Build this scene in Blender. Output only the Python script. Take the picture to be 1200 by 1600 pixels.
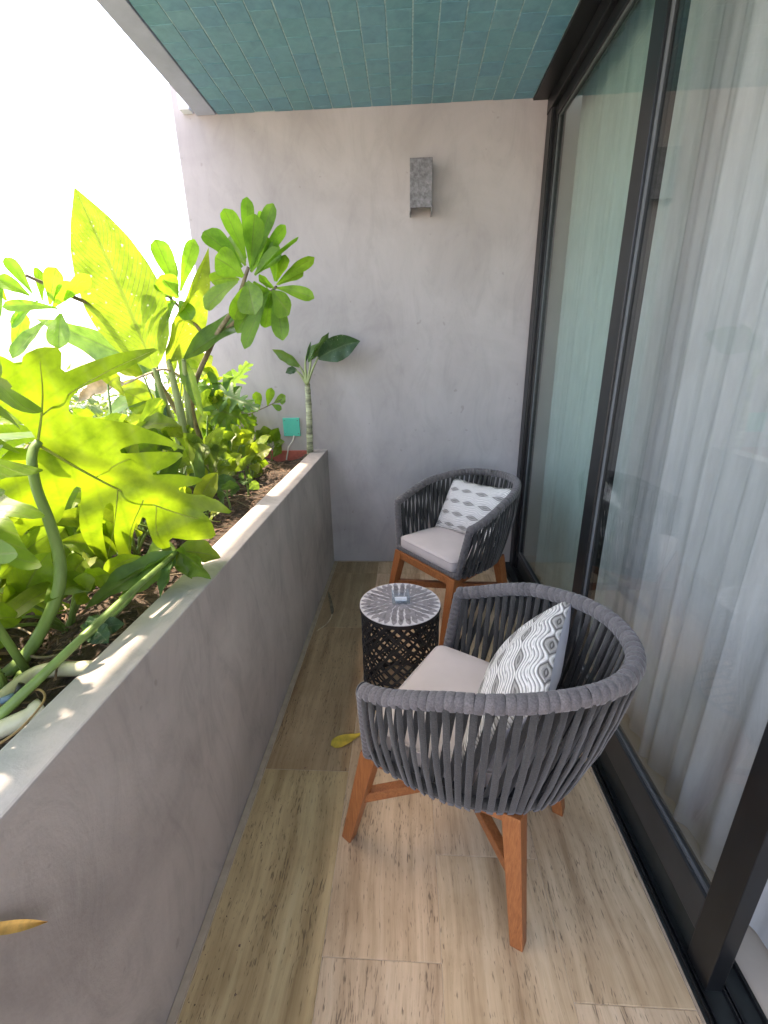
import bpy, bmesh, math, random
from mathutils import Vector, Matrix
from mathutils.geometry import delaunay_2d_cdt
random.seed(7)
PI = math.pi
for o in list(bpy.data.objects):
    bpy.data.objects.remove(o, do_unlink=True)
S = bpy.context.scene
C = S.collection

# ------------------------------------------------------------------ camera
EYE = Vector((0.0, 0.0, 1.36))
FPX, PITCH, YAW, ROLL = 682.13, 0.3380, 0.0593, -0.0191
_f = Vector((-math.sin(YAW)*math.cos(PITCH), math.cos(YAW)*math.cos(PITCH), -math.sin(PITCH)))
_r = Vector((math.cos(YAW), math.sin(YAW), 0)); _u = _r.cross(_f)
RT = _r*math.cos(ROLL) + _u*math.sin(ROLL)
UP = -_r*math.sin(ROLL) + _u*math.cos(ROLL)
cam_data = bpy.data.cameras.new('camera')
cam_data.sensor_fit = 'HORIZONTAL'; cam_data.sensor_width = 36.0
cam_data.lens = 36.0*FPX/1200.0
cam_data.clip_start = 0.02; cam_data.clip_end = 2000
cam = bpy.data.objects.new('camera', cam_data); C.objects.link(cam)
M = Matrix.Identity(4)
for i in range(3):
    M[i][0], M[i][1], M[i][2], M[i][3] = RT[i], UP[i], -_f[i], EYE[i]
cam.matrix_world = M
S.camera = cam
S.render.resolution_x, S.render.resolution_y = 768, 1024

# ------------------------------------------------------------------ sky, sun, exposure
SUN_TO = Vector((-1.0, 0.62, 3.3)).normalized()          # towards the sun
sun_el = math.asin(SUN_TO.z); sun_az = math.atan2(SUN_TO.x, SUN_TO.y)
W = bpy.data.worlds.new('World'); S.world = W; W.use_nodes = True
wn = W.node_tree.nodes; wl = W.node_tree.links
bg = wn['Background']
sky = wn.new('ShaderNodeTexSky'); sky.sky_type = 'NISHITA'; sky.sun_disc = False
sky.sun_elevation = sun_el; sky.sun_rotation = sun_az
sky.air_density = 0.8; sky.dust_density = 2.0; sky.ozone_density = 0.4; sky.altitude = 0
wl.new(sky.outputs[0], bg.inputs[0]); bg.inputs[1].default_value = 0.15
sd = bpy.data.lights.new('sun', 'SUN'); sd.energy = 1.7; sd.angle = math.radians(1.2); sd.color = (1.0, 0.95, 0.86)
sun = bpy.data.objects.new('sun', sd); C.objects.link(sun)
sun.rotation_euler = SUN_TO.to_track_quat('Z', 'Y').to_euler()
S.view_settings.view_transform = 'Standard'; S.view_settings.look = 'None'
S.view_settings.gamma = 1.0; S.view_settings.use_curve_mapping = False
S.view_settings.exposure = 3.08
S.view_settings.use_white_balance = True
S.view_settings.white_balance_temperature = 7900; S.view_settings.white_balance_tint = 17
S.render.engine = 'CYCLES'
S.cycles.max_bounces = 14; S.cycles.diffuse_bounces = 6; S.cycles.transparent_max_bounces = 24
S.cycles.transmission_bounces = 10; S.cycles.glossy_bounces = 4

# ------------------------------------------------------------------ helpers
def ray(px, py):
    return RT*((px-600)/FPX) + UP*((800-py)/FPX) + _f
def P(px, py, Y):                       # point on a photo ray at depth Y
    d = ray(px, py); return EYE + d*(Y/d.y)
def PZ(px, py, z):
    d = ray(px, py); return EYE + d*((z-EYE.z)/d.z)
def PX(px, py, X):
    d = ray(px, py); return EYE + d*(X/d.x)

def tag(o, label=None, cat=None, group=None, kind=None):
    if label: o['label'] = label
    if cat: o['category'] = cat
    if group: o['group'] = group
    if kind: o['kind'] = kind
    return o
def thing(name, label, cat, loc=(0,0,0), rz=0, group=None):
    o = bpy.data.objects.new(name, None); C.objects.link(o)
    o.location = loc; o.rotation_euler = (0, 0, rz); o.empty_display_size = .05
    return tag(o, label, cat, group)
def link(name, me, parent=None, loc=None, rot=None):
    o = bpy.data.objects.new(name, me); C.objects.link(o)
    if parent: o.parent = parent
    if loc is not None: o.location = loc
    if rot is not None: o.rotation_euler = rot
    return o
def mesh(name, v, f, mat=None, smooth=False, uv=None, mats=None, fm=None):
    me = bpy.data.meshes.new(name)
    me.from_pydata([tuple(p) for p in v], [], f)
    for m_ in (mats or ([mat] if mat else [])): me.materials.append(m_)
    if fm: me.polygons.foreach_set('material_index', fm)
    if smooth: me.polygons.foreach_set('use_smooth', [True]*len(me.polygons))
    if uv:
        l = me.uv_layers.new(name='UVMap')
        for lp in me.loops: l.data[lp.index].uv = uv[lp.vertex_index]
    me.update(); return me
class MB:
    def __init__(s): s.v = []; s.f = []
    def add(s, v, f):
        n = len(s.v); s.v += [Vector(p) for p in v]; s.f += [tuple(i+n for i in q) for q in f]; return s
    def box(s, x0, x1, y0, y1, z0, z1):
        v = [(x,y,z) for z in (z0,z1) for y in (y0,y1) for x in (x0,x1)]
        return s.add(v, [(0,2,3,1),(4,5,7,6),(0,1,5,4),(2,6,7,3),(0,4,6,2),(1,3,7,5)])
    def tube(s, pts, r, n=10, cap=True):
        pts = [Vector(p) for p in pts]; m = len(pts)
        rr = r if isinstance(r, (list, tuple)) else [r]*m
        v = []; up = None
        for i, p in enumerate(pts):
            t = (pts[min(i+1,m-1)] - pts[max(i-1,0)]).normalized()
            if up is None:
                up = Vector((0,0,1)) if abs(t.z) < .9 else Vector((1,0,0))
            a = t.cross(up).normalized(); up = a.cross(t).normalized()
            for k in range(n):
                an = 2*PI*k/n; v.append(p + (a*math.cos(an)+up*math.sin(an))*rr[i])
        f = [(i*n+k, i*n+(k+1)%n, (i+1)*n+(k+1)%n, (i+1)*n+k) for i in range(m-1) for k in range(n)]
        if cap:
            f.append(tuple(range(n-1,-1,-1))); f.append(tuple((m-1)*n+k for k in range(n)))
        return s.add(v, f)
    def build(s, name, mat, parent=None, smooth=False, bevel=0, seg=2):
        me = mesh(name, s.v, s.f, mat, smooth)
        if bevel: me = bevelled(me, bevel, seg)
        return link(name, me, parent)
def bevelled(me, w, seg=2):
    bm = bmesh.new(); bm.from_mesh(me)
    bmesh.ops.recalc_face_normals(bm, faces=bm.faces)
    es = [e for e in bm.edges if e.is_manifold and e.calc_face_angle(0) > .5]
    bmesh.ops.bevel(bm, geom=es, offset=w, segments=seg, affect='EDGES', profile=.6)
    bm.to_mesh(me); bm.free(); return me
def spline(pts, n):                      # Catmull-Rom through points
    pts = [Vector(p) for p in pts]; q = [pts[0]*2-pts[1]] + pts + [pts[-1]*2-pts[-2]]
    out = []; segs = len(pts)-1
    for i in range(n+1):
        t = i/n*segs; k = min(int(t), segs-1); t -= k
        a, b, c, d = q[k:k+4]
        out.append(.5*((2*b)+(c-a)*t+(2*a-5*b+4*c-d)*t*t+(3*b-a-3*c+d)*t**3))
    return out
def bez(a, c, b, n):
    return [a*((1-t)**2)+c*(2*t*(1-t))+b*(t*t) for t in [i/n for i in range(n+1)]]

# ------------------------------------------------------------------ materials
def mat_new(name):
    m = bpy.data.materials.new(name); m.use_nodes = True
    nt = m.node_tree; b = nt.nodes['Principled BSDF']; return m, nt, b
class N:                                  # tiny node wiring helper
    def __init__(s, nt): s.nt = nt
    def __call__(s, typ, ins=None, **kw):
        n = s.nt.nodes.new('ShaderNode'+typ)
        for k, v in kw.items(): setattr(n, k, v)
        for k, v in (ins or {}).items():
            if isinstance(v, bpy.types.NodeSocket): s.nt.links.new(v, n.inputs[k])
            else: n.inputs[k].default_value = v
        return n
    def ramp(s, fac, stops):
        n = s.nt.nodes.new('ShaderNodeValToRGB'); s.nt.links.new(fac, n.inputs[0])
        e = n.color_ramp.elements
        while len(e) < len(stops): e.new(.5)
        for el, (p, c) in zip(e, stops): el.position = p; el.color = c if len(c) == 4 else (*c, 1)
        return n.outputs[0]
    def math(s, op, a, b=None):
        n = s.nt.nodes.new('ShaderNodeMath'); n.operation = op
        for i, x in enumerate((a, b)):
            if x is None: continue
            if isinstance(x, bpy.types.NodeSocket): s.nt.links.new(x, n.inputs[i])
            else: n.inputs[i].default_value = x
        return n.outputs[0]
    def mix(s, fac, a, b, typ='MIX'):
        n = s.nt.nodes.new('ShaderNodeMix'); n.data_type = 'RGBA'; n.blend_type = typ
        for i, x in ((0, fac), (6, a), (7, b)):
            if isinstance(x, bpy.types.NodeSocket): s.nt.links.new(x, n.inputs[i])
            else: n.inputs[i].default_value = x if i == 0 else (*x, 1) if len(x) == 3 else x
        return n.outputs[2]
    def bump(s, h, strength, dist, bsdf):
        n = s('Bump', {'Height': h, 'Strength': strength, 'Distance': dist})
        s.nt.links.new(n.outputs[0], bsdf.inputs['Normal']); return n.outputs[0]
def L(nt, a, b): nt.links.new(a, b)

def m_cement(name, base, dark, light, mott=.06, bs=.22):
    m, nt, b = mat_new(name); n = N(nt)
    tc = n('TexCoord').outputs['Object']
    big = n('TexNoise', {'Vector': tc, 'Scale': 1.6, 'Detail': 5, 'Roughness': .6, 'Distortion': .8}).outputs[0]
    mp = n('Mapping', {'Vector': tc, 'Scale': (7, 7, 2.6)}).outputs[0]
    tro = n('TexNoise', {'Vector': mp, 'Scale': 1.0, 'Detail': 6, 'Roughness': .7, 'Distortion': 1.6}).outputs[0]
    fine = n('TexNoise', {'Vector': tc, 'Scale': 160, 'Detail': 3}).outputs[0]
    col = n.ramp(big, [(.28, dark), (.5, base), (.74, light)])
    c2 = n.ramp(tro, [(.3, (1-2*mott,)*3), (.5, (1,1,1)), (.75, (1+mott,)*3)])
    col = n.mix(.85, col, c2, 'MULTIPLY')
    sp = n('TexNoise', {'Vector': tc, 'Scale': 23, 'Detail': 1}).outputs[0]
    spots = n.ramp(sp, [(.76, (1,1,1)), (.80, (.72,.70,.68))])
    col = n.mix(.6, col, spots, 'MULTIPLY')
    L(nt, col, b.inputs['Base Color']); b.inputs['Roughness'].default_value = .78
    b.inputs['Specular IOR Level'].default_value = .3
    h = n.math('ADD', n.math('MULTIPLY', tro, .7), n.math('MULTIPLY', fine, .3))
    n.bump(h, bs, .004, b)
    return m
M_CEM = m_cement('microcement', (.42,.385,.375), (.35,.32,.312), (.48,.445,.435))
M_CEM2 = m_cement('parapet_cement', (.45,.412,.385), (.34,.308,.288), (.53,.49,.46), .11, .3)

def m_travertine():
    m, nt, b = mat_new('travertine'); n = N(nt)
    tc = n('TexCoord').outputs['Object']
    oi = n('ObjectInfo')
    off = n('VectorMath', {0: oi.outputs['Color'], 1: (13.1, 7.7, 3.3)}, operation='MULTIPLY').outputs[0]
    v = n('VectorMath', {0: tc, 1: off}, operation='ADD').outputs[0]
    w = n('TexNoise', {'Vector': v, 'Scale': 3.0, 'Detail': 2}).outputs[1]
    wv = n('VectorMath', {0: w, 'Scale': .045}, operation='SCALE').outputs[0]
    v = n('VectorMath', {0: v, 1: wv}, operation='ADD').outputs[0]
    mp = n('Mapping', {'Vector': v, 'Scale': (22, 1.1, 22)}).outputs[0]
    band = n('TexNoise', {'Vector': mp, 'Scale': 1.0, 'Detail': 6, 'Roughness': .62}).outputs[0]
    col = n.ramp(band, [(.28, (.36,.245,.145)), (.42, (.52,.385,.25)), (.56, (.62,.475,.32)), (.74, (.71,.58,.415))])
    mpf = n('Mapping', {'Vector': v, 'Scale': (95, 3.2, 95)}).outputs[0]
    fine = n('TexNoise', {'Vector': mpf, 'Scale': 1.0, 'Detail': 5, 'Roughness': .7}).outputs[0]
    col = n.mix(.55, col, n.ramp(fine, [(.32, (.70,.66,.60)), (.5, (1,1,1)), (.7, (1.10,1.09,1.08))]), 'MULTIPLY')
    cl = n('TexNoise', {'Vector': v, 'Scale': 4.5, 'Detail': 4, 'Roughness': .6}).outputs[0]
    col = n.mix(.8, col, n.ramp(cl, [(.3, (.78,.75,.70)), (.55, (1,1,1)), (.75, (1.08,1.07,1.05))]), 'MULTIPLY')
    mp2 = n('Mapping', {'Vector': v, 'Scale': (300, 34, 300)}).outputs[0]
    pit = n('TexNoise', {'Vector': mp2, 'Scale': 1.0, 'Detail': 2, 'Roughness': .55}).outputs[0]
    mask = n.ramp(band, [(.40, (1,1,1)), (.62, (0,0,0))])
    clm = n.ramp(cl, [(.40, (.1,.1,.1)), (.60, (1,1,1))])
    pm = n.math('SUBTRACT', pit, n.math('MULTIPLY', n.math('SUBTRACT', 1.0, n.math('MULTIPLY', mask, clm)), .13))
    pits = n.ramp(pm, [(.525, (0,0,0)), (.60, (1,1,1))])
    col = n.mix(n.math('MULTIPLY', pits, .72), col, (.15,.105,.07))
    col = n.mix(1.0, col, oi.outputs['Color'], 'MULTIPLY')
    L(nt, col, b.inputs['Base Color'])
    b.inputs['Roughness'].default_value = .5; b.inputs['Specular IOR Level'].default_value = .4
    n.bump(n.math('SUBTRACT', n.math('MULTIPLY', band, .2), pits), .5, .002, b)
    return m
M_TRAV = m_travertine()

def m_plain(name, col, rough=.6, metal=0, var=.12, scale=40, bump=0, bd=.002, spec=.5, stretch=(1,1,1)):
    m, nt, b = mat_new(name); n = N(nt)
    tc = n('TexCoord').outputs['Object']
    mp = n('Mapping', {'Vector': tc, 'Scale': stretch}).outputs[0]
    ns = n('TexNoise', {'Vector': mp, 'Scale': scale, 'Detail': 4, 'Roughness': .6}).outputs[0]
    lo = tuple(c*(1-var) for c in col); hi = tuple(min(1, c*(1+var)) for c in col)
    L(nt, n.ramp(ns, [(.3, lo), (.7, hi)]), b.inputs['Base Color'])
    b.inputs['Roughness'].default_value = rough; b.inputs['Metallic'].default_value = metal
    b.inputs['Specular IOR Level'].default_value = spec
    if bump: n.bump(ns, bump, bd, b)
    return m
M_GROUT = m_plain('grout', (.56,.46,.34), .9, bump=.3, scale=90)
M_TRIM = m_plain('edge_grout', (.40,.32,.23), .85, bump=.3, scale=25, var=.14)
M_MORTAR = m_plain('ceiling_mortar', (.40,.56,.56), .9, bump=.4, scale=60, var=.3)
M_FASCIA = m_plain('fascia_paint', (.42,.45,.55), .7, bump=.1, scale=6)
M_ALU = m_plain('black_aluminium', (.008,.009,.010), .36, 0, scale=8, var=.3, spec=.45)
M_ALU2 = m_plain('black_sill', (.016,.021,.021), .45, 0, scale=20, var=.35, spec=.4)
M_RAIL = m_plain('satin_rail', (.026,.029,.031), .40, scale=8, var=.2)
M_GASK = m_plain('grey_gasket', (.10,.11,.115), .5, scale=30)
M_METAL = m_plain('black_powder_coat', (.013,.013,.014), .5, scale=120, bump=.15, bd=.0006)
M_PVC = m_plain('pvc', (.60,.56,.40), .35, scale=14, var=.14)
M_SOIL = m_plain('soil', (.060,.042,.030), .95, bump=.9, scale=45, var=.6, bd=.02)
M_MULCH = m_plain('mulch', (.15,.095,.065), .9, bump=.5, scale=30, var=.6)
M_STEMG = m_plain('green_stem', (.17,.27,.07), .45, scale=20, var=.3, stretch=(1,1,.2))
M_STEMP = m_plain('pale_stem', (.30,.36,.16), .5, scale=24, var=.3, stretch=(1,1,.3))
M_RIB = m_plain('leaf_rib', (.30,.36,.06), .5, scale=30, var=.2)
M_BARK = m_plain('bark', (.19,.155,.10), .85, bump=.6, scale=35, var=.45)
M_DRY = m_plain('dry_leaf', (.50,.40,.26), .8, bump=.5, scale=28, var=.35)
M_YEL = m_plain('yellow_leaf', (.62,.44,.05), .5, scale=25, var=.3)
M_RED = m_plain('red_membrane', (.42,.10,.075), .75, bump=.3, scale=25, var=.25)
M_PLATE = m_plain('turquoise_plastic', (.05,.50,.39), .45, scale=9, var=.1)
M_WIRE = m_plain('pale_cable', (.52,.49,.44), .5)
M_ORANGE = m_plain('orange_tube', (.42,.27,.13), .5)
M_BLUE = m_plain('blue_valve', (.10,.17,.24), .4)
M_WHITE = m_plain('white_paint', (.72,.76,.78), .6, scale=12, var=.05)
M_PLASTER = m_plain('room_plaster', (.62,.60,.57), .9, scale=3, var=.05)
M_LAWN = m_plain('pale_paving', (.36,.34,.31), .9, scale=1.5, var=.15, bump=.3, bd=.02)
M_FACADE = m_plain('facade', (.42,.40,.38), .85, scale=2, var=.1)
M_SCREW = m_plain('screw', (.10,.20,.18), .4)
M_DECK = m_plain('seat_webbing', (.045,.045,.048), .9, scale=160, bump=.5)

def m_tile():
    m, nt, b = mat_new('teal_glazed_tile'); n = N(nt)
    tc = n('TexCoord').outputs['Object']; oi = n('ObjectInfo')
    v = n('VectorMath', {0: tc, 1: n('VectorMath', {0: oi.outputs['Location'], 'Scale': 3.7}, operation='SCALE').outputs[0]}, operation='ADD').outputs[0]
    ns = n('TexNoise', {'Vector': v, 'Scale': 22, 'Detail': 5, 'Roughness': .6, 'Distortion': .6}).outputs[0]
    col = n.ramp(ns, [(.25, (.085,.245,.305)), (.5, (.125,.315,.375)), (.75, (.17,.38,.435))])
    rn = n.ramp(oi.outputs['Random'], [(0, (.86,.92,1.0)), (.35, (1,1,1)), (.7, (.94,1.0,.97)), (1, (1.10,1.05,1.02))])
    col = n.mix(1.0, col, rn, 'MULTIPLY')
    L(nt, col, b.inputs['Base Color'])
    L(nt, n.ramp(ns, [(.3, (.28,)*3), (.7, (.5,)*3)]), b.inputs['Roughness'])
    n.bump(n('TexNoise', {'Vector': v, 'Scale': 14, 'Detail': 3}).outputs[0], .4, .006, b)
    return m
M_TILE = m_tile()

def m_wood():
    m, nt, b = mat_new('teak'); n = N(nt)
    tc = n('TexCoord').outputs['Generated']; oi = n('ObjectInfo')
    v = n('VectorMath', {0: tc, 1: n('VectorMath', {0: oi.outputs['Location'], 'Scale': 9}, operation='SCALE').outputs[0]}, operation='ADD').outputs[0]
    mp = n('Mapping', {'Vector': v, 'Scale': (9, 9, 1.1)}).outputs[0]
    g = n('TexNoise', {'Vector': mp, 'Scale': 2.2, 'Detail': 7, 'Roughness': .65, 'Distortion': 1.2}).outputs[0]
    col = n.ramp(g, [(.25, (.19,.056,.018)), (.5, (.335,.113,.036)), (.75, (.44,.172,.058))])
    L(nt, col, b.inputs['Base Color']); b.inputs['Roughness'].default_value = .45
    n.bump(g, .15, .001, b); return m
M_WOOD = m_wood()

def m_rope(name, col):
    m, nt, b = mat_new(name); n = N(nt)
    tc = n('TexCoord').outputs['Object']; oi = n('ObjectInfo')
    w = n('TexNoise', {'Vector': tc, 'Scale': 260, 'Detail': 3, 'Roughness': .7}).outputs[0]
    w2 = n('TexNoise', {'Vector': tc, 'Scale': 18, 'Detail': 3}).outputs[0]
    c = n.ramp(w, [(.3, tuple(x*.62 for x in col)), (.7, tuple(x*1.25 for x in col))])
    c = n.mix(.7, c, n.ramp(w2, [(.3, (.8,.8,.8)), (.7, (1.12,1.1,1.1))]), 'MULTIPLY')
    c = n.mix(1, c, n.ramp(oi.outputs['Random'], [(0, (.84,.84,.85)), (1, (1.12,1.11,1.1))]), 'MULTIPLY')
    L(nt, c, b.inputs['Base Color']); b.inputs['Roughness'].default_value = .92
    b.inputs['Specular IOR Level'].default_value = .15
    b.inputs['Sheen Weight'].default_value = .25
    n.bump(w, .6, .0012, b); return m
M_ROPE = m_rope('grey_rope', (.048,.046,.042))
M_ROPEW = m_rope('grey_rope_wrap', (.135,.122,.118))

def m_fabric(name, col):
    m, nt, b = mat_new(name); n = N(nt)
    tc = n('TexCoord').outputs['Object']
    wv = n('TexNoise', {'Vector': tc, 'Scale': 320, 'Detail': 2}).outputs[0]
    lo = n('TexNoise', {'Vector': tc, 'Scale': 7, 'Detail': 3}).outputs[0]
    c = n.ramp(lo, [(.3, tuple(x*.93 for x in col)), (.7, tuple(x*1.04 for x in col))])
    L(nt, c, b.inputs['Base Color']); b.inputs['Roughness'].default_value = .9
    b.inputs['Specular IOR Level'].default_value = .15; b.inputs['Sheen Weight'].default_value = .2
    n.bump(n.math('ADD', n.math('MULTIPLY', wv, .25), lo), .25, .004, b); return m
M_CUSH = m_fabric('cushion_fabric', (.56,.49,.455))
M_PBACK = m_fabric('pillow_back_fabric', (.50,.49,.52))

def m_pillow():
    m, nt, b = mat_new('embroidered_pillow'); n = N(nt)
    uv = n('TexCoord').outputs['UV']
    sx = n('SeparateXYZ', {0: uv}); u, v = sx.outputs[0], sx.outputs[1]
    ROWS = 4.6
    row = n.math('MULTIPLY', v, ROWS)
    ph = n.math('MULTIPLY', n.math('FLOOR', row), PI)          # alternate rows shifted
    wave = n.math('SINE', n.math('ADD', n.math('MULTIPLY', u, 2*PI*4.2), 0.0))
    fr = n.math('SUBTRACT', n.math('FRACT', row), .5)          # -.5 .5
    ab = n.math('ABSOLUTE', fr)
    w2 = n.math('SINE', n.math('ADD', n.math('MULTIPLY', u, 2*PI*4.2), ph))
    eye = n.math('SUBTRACT', ab, n.math('ADD', n.math('MULTIPLY', w2, .10), .10))   # <0 inside an eye
    lines = n.math('ADD', n.math('MULTIPLY', n.math('SINE', n.math('MULTIPLY', eye, 2*PI*7.5)), .5), .5)
    cord = n.ramp(lines, [(.0, (.25,.24,.23)), (.09, (.42,.40,.38)), (.24, (.76,.73,.68)), (1, (.88,.85,.81))])
    inner = n.ramp(eye, [(.0, (.42,.41,.40)), (.02, (1,1,1))])
    col = n.mix(.85, cord, inner, 'MULTIPLY')
    blotch = n('TexNoise', {'Vector': uv, 'Scale': 26, 'Detail': 3, 'Roughness': .7}).outputs[0]
    col = n.mix(.5, col, n.ramp(blotch, [(.35, (.8,.79,.77)), (.6, (1.06,1.05,1.03))]), 'MULTIPLY')
    L(nt, col, b.inputs['Base Color']); b.inputs['Roughness'].default_value = .9
    b.inputs['Specular IOR Level'].default_value = .15
    st = n('TexNoise', {'Vector': uv, 'Scale': 140, 'Detail': 2}).outputs[0]
    n.bump(n.math('ADD', lines, n.math('MULTIPLY', st, .9)), .75, .003, b); return m
M_PILLOW = m_pillow()

def m_glass(name, tint, extra=0.0):
    m, nt, b = mat_new(name); n = N(nt); nt.nodes.remove(b)
    g = n('NewGeometry')
    dt = n('VectorMath', {0: g.outputs['Incoming'], 1: g.outputs['Normal']}, operation='DOT_PRODUCT').outputs['Value']
    om = n.math('SUBTRACT', 1.0, n.math('ABSOLUTE', dt))
    F = n.math('ADD', .043+extra, n.math('MULTIPLY', n.math('POWER', om, 5.0), .95-extra))
    tr = n('BsdfTransparent', {'Color': (*tint, 1)}); gl = n('BsdfGlossy', {'Color': (1,1,1,1), 'Roughness': .0})
    mx = n('MixShader', {0: F, 1: tr.outputs[0], 2: gl.outputs[0]})
    L(nt, mx.outputs[0], nt.nodes['Material Output'].inputs[0]); return m
M_GLASS = m_glass('door_glass', (.945,.96,.955), .02)
M_GLASS2 = m_glass('green_tinted_glass', (.87,.955,.925), .02)
M_CLEAR = m_glass('clear_glass', (.93,.96,.97), .03)

def m_sheer():
    m, nt, b = mat_new('sheer_voile'); n = N(nt); nt.nodes.remove(b)
    tc = n('TexCoord').outputs['Object']
    mp = n('Mapping', {'Vector': tc, 'Scale': (1, 1, .12)}).outputs[0]
    ns = n('TexNoise', {'Vector': mp, 'Scale': 60, 'Detail': 4}).outputs[0]
    th = n('TexNoise', {'Vector': tc, 'Scale': 420, 'Detail': 2}).outputs[0]
    c = n.ramp(ns, [(.3, (.585,.60,.60)), (.7, (.67,.685,.685))])
    d = n('BsdfDiffuse', {'Color': c}); t = n('BsdfTranslucent', {'Color': c})
    m1 = n('MixShader', {0: .35, 1: d.outputs[0], 2: t.outputs[0]})
    tr = n('BsdfTransparent', {'Color': (1,1,1,1)})
    g = n('NewGeometry')
    dt = n.math('ABSOLUTE', n('VectorMath', {0: g.outputs['Incoming'], 1: g.outputs['Normal']}, operation='DOT_PRODUCT').outputs['Value'])
    op = n.math('SUBTRACT', 1.0, n.math('MULTIPLY', n.math('POWER', dt, .7), n.math('ADD', .0, n.math('MULTIPLY', th, .14))))
    m2 = n('MixShader', {0: op, 1: tr.outputs[0], 2: m1.outputs[0]})
    L(nt, m2.outputs[0], nt.nodes['Material Output'].inputs[0]); return m
M_SHEER = m_sheer()

def m_leaf(name, base, vein, trans, tw=.5, K=14, fleck=0, rough=.38, sweep=.9, latw=.45):
    m, nt, b = mat_new(name); n = N(nt)
    uv = n('TexCoord').outputs['UV']; oi = n('ObjectInfo')
    sx = n('SeparateXYZ', {0: uv}); u, v = sx.outputs[0], sx.outputs[1]
    au = n.math('ABSOLUTE', n.math('SUBTRACT', u, .5))
    mid = n.ramp(au, [(.0, (1,1,1)), (.018, (.8,.8,.8)), (.035, (0,0,0))])
    lat = n.math('SINE', n.math('MULTIPLY', n.math('SUBTRACT', v, n.math('MULTIPLY', au, sweep)), 2*PI*K))
    latm = n.ramp(lat, [(.80, (0,0,0)), (.98, (latw,)*3)])
    vm = n.math('MAXIMUM', mid, latm)
    tc = n('TexCoord').outputs['Object']
    ns = n('TexNoise', {'Vector': tc, 'Scale': 16, 'Detail': 4, 'Roughness': .6}).outputs[0]
    mod = n.ramp(ns, [(.3, (.55,.62,.6)), (.55, (1,1,1)), (.75, (1.3,1.2,1.1))])
    rnd = n.ramp(oi.outputs['Random'], [(0, (.78,.84,.8)), (.5, (1,1,1)), (1, (1.25,1.1,.9))])
    def colour(c0, cv):
        c = n.mix(vm, c0, cv); c = n.mix(1, c, mod, 'MULTIPLY'); return n.mix(1, c, rnd, 'MULTIPLY')
    cb = colour(base, vein); ct = colour(trans, tuple(x*.55 for x in trans))
    if fleck:
        mp = n('Mapping', {'Vector': uv, 'Scale': (12, 34, 1), 'Rotation': (0,0,.5)}).outputs[0]
        fl = n('TexNoise', {'Vector': mp, 'Scale': 1.0, 'Detail': 1}).outputs[0]
        fm = n.ramp(fl, [(.70, (0,0,0)), (.75, (1,1,1))])
        fm = n.math('MULTIPLY', fm, fleck)
        cb = n.mix(fm, cb, (.55,.58,.40)); ct = n.mix(fm, ct, (.75,.78,.55))
    L(nt, cb, b.inputs['Base Color']); b.inputs['Roughness'].default_value = rough
    b.inputs['Specular IOR Level'].default_value = .45
    bp = n.bump(n.math('SUBTRACT', n.math('MULTIPLY', ns, .35), vm), .35, .003, b)
    t = n('BsdfTranslucent', {'Color': ct})
    mx = n('MixShader', {0: tw, 1: b.outputs[0], 2: t.outputs[0]})
    L(nt, mx.outputs[0], nt.nodes['Material Output'].inputs[0]); return m
LF_PHIL = m_leaf('philodendron_leaf', (.115,.22,.028), (.22,.30,.08), (.25,.43,.02), .5, 16, 0, .32)
LF_HERO = m_leaf('broad_leaf', (.115,.22,.028), (.16,.26,.05), (.25,.43,.02), .5, 9, 0, .30, .9, .30)
LF_GING = m_leaf('ginger_leaf', (.15,.25,.05), (.28,.34,.14), (.31,.46,.03), .5, 26, .75, latw=1.0, sweep=.55)
LF_DARK = m_leaf('dieffenbachia_leaf', (.028,.085,.040), (.10,.19,.09), (.12,.26,.05), .3, 16, .5)
LF_SHRB = m_leaf('naupaka_leaf', (.16,.31,.045), (.28,.40,.10), (.27,.56,.03), .6, 8, 0, .42)
LF_LITE = m_leaf('young_leaf', (.20,.29,.045), (.32,.38,.12), (.33,.50,.03), .55, 10)
LF_COOL = m_leaf('cut_leaf', (.07,.17,.05), (.20,.28,.13), (.25,.45,.06), .45, 12)
LF_FAR = m_leaf('far_foliage', (.075,.135,.03), (.12,.18,.05), (.22,.32,.03), .4, 5)

# ================================================================== SETTING
DW, HC, HP = 2.805, 2.586, 0.806          # end wall distance, ceiling height, planter wall height
XI, XO = -0.528, -0.625                   # planter wall inner / outer face
YB = -0.45; RB = -1.6                                 # how far the balcony runs on behind the camera

# ground far below, storey under the balcony
g = MB().add([(-400,-400,-3.2),(400,-400,-3.2),(400,400,-3.2),(-400,400,-3.2)], [(0,1,2,3)])
tag(g.build('ground', M_LAWN), kind='structure')
o = MB().box(-1.236, 5.2, RB, 3.1, -3.2, -.036).build('building_base', M_FACADE)
tag(o, 'plain grey storey of the building carrying the balcony', 'building')

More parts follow.
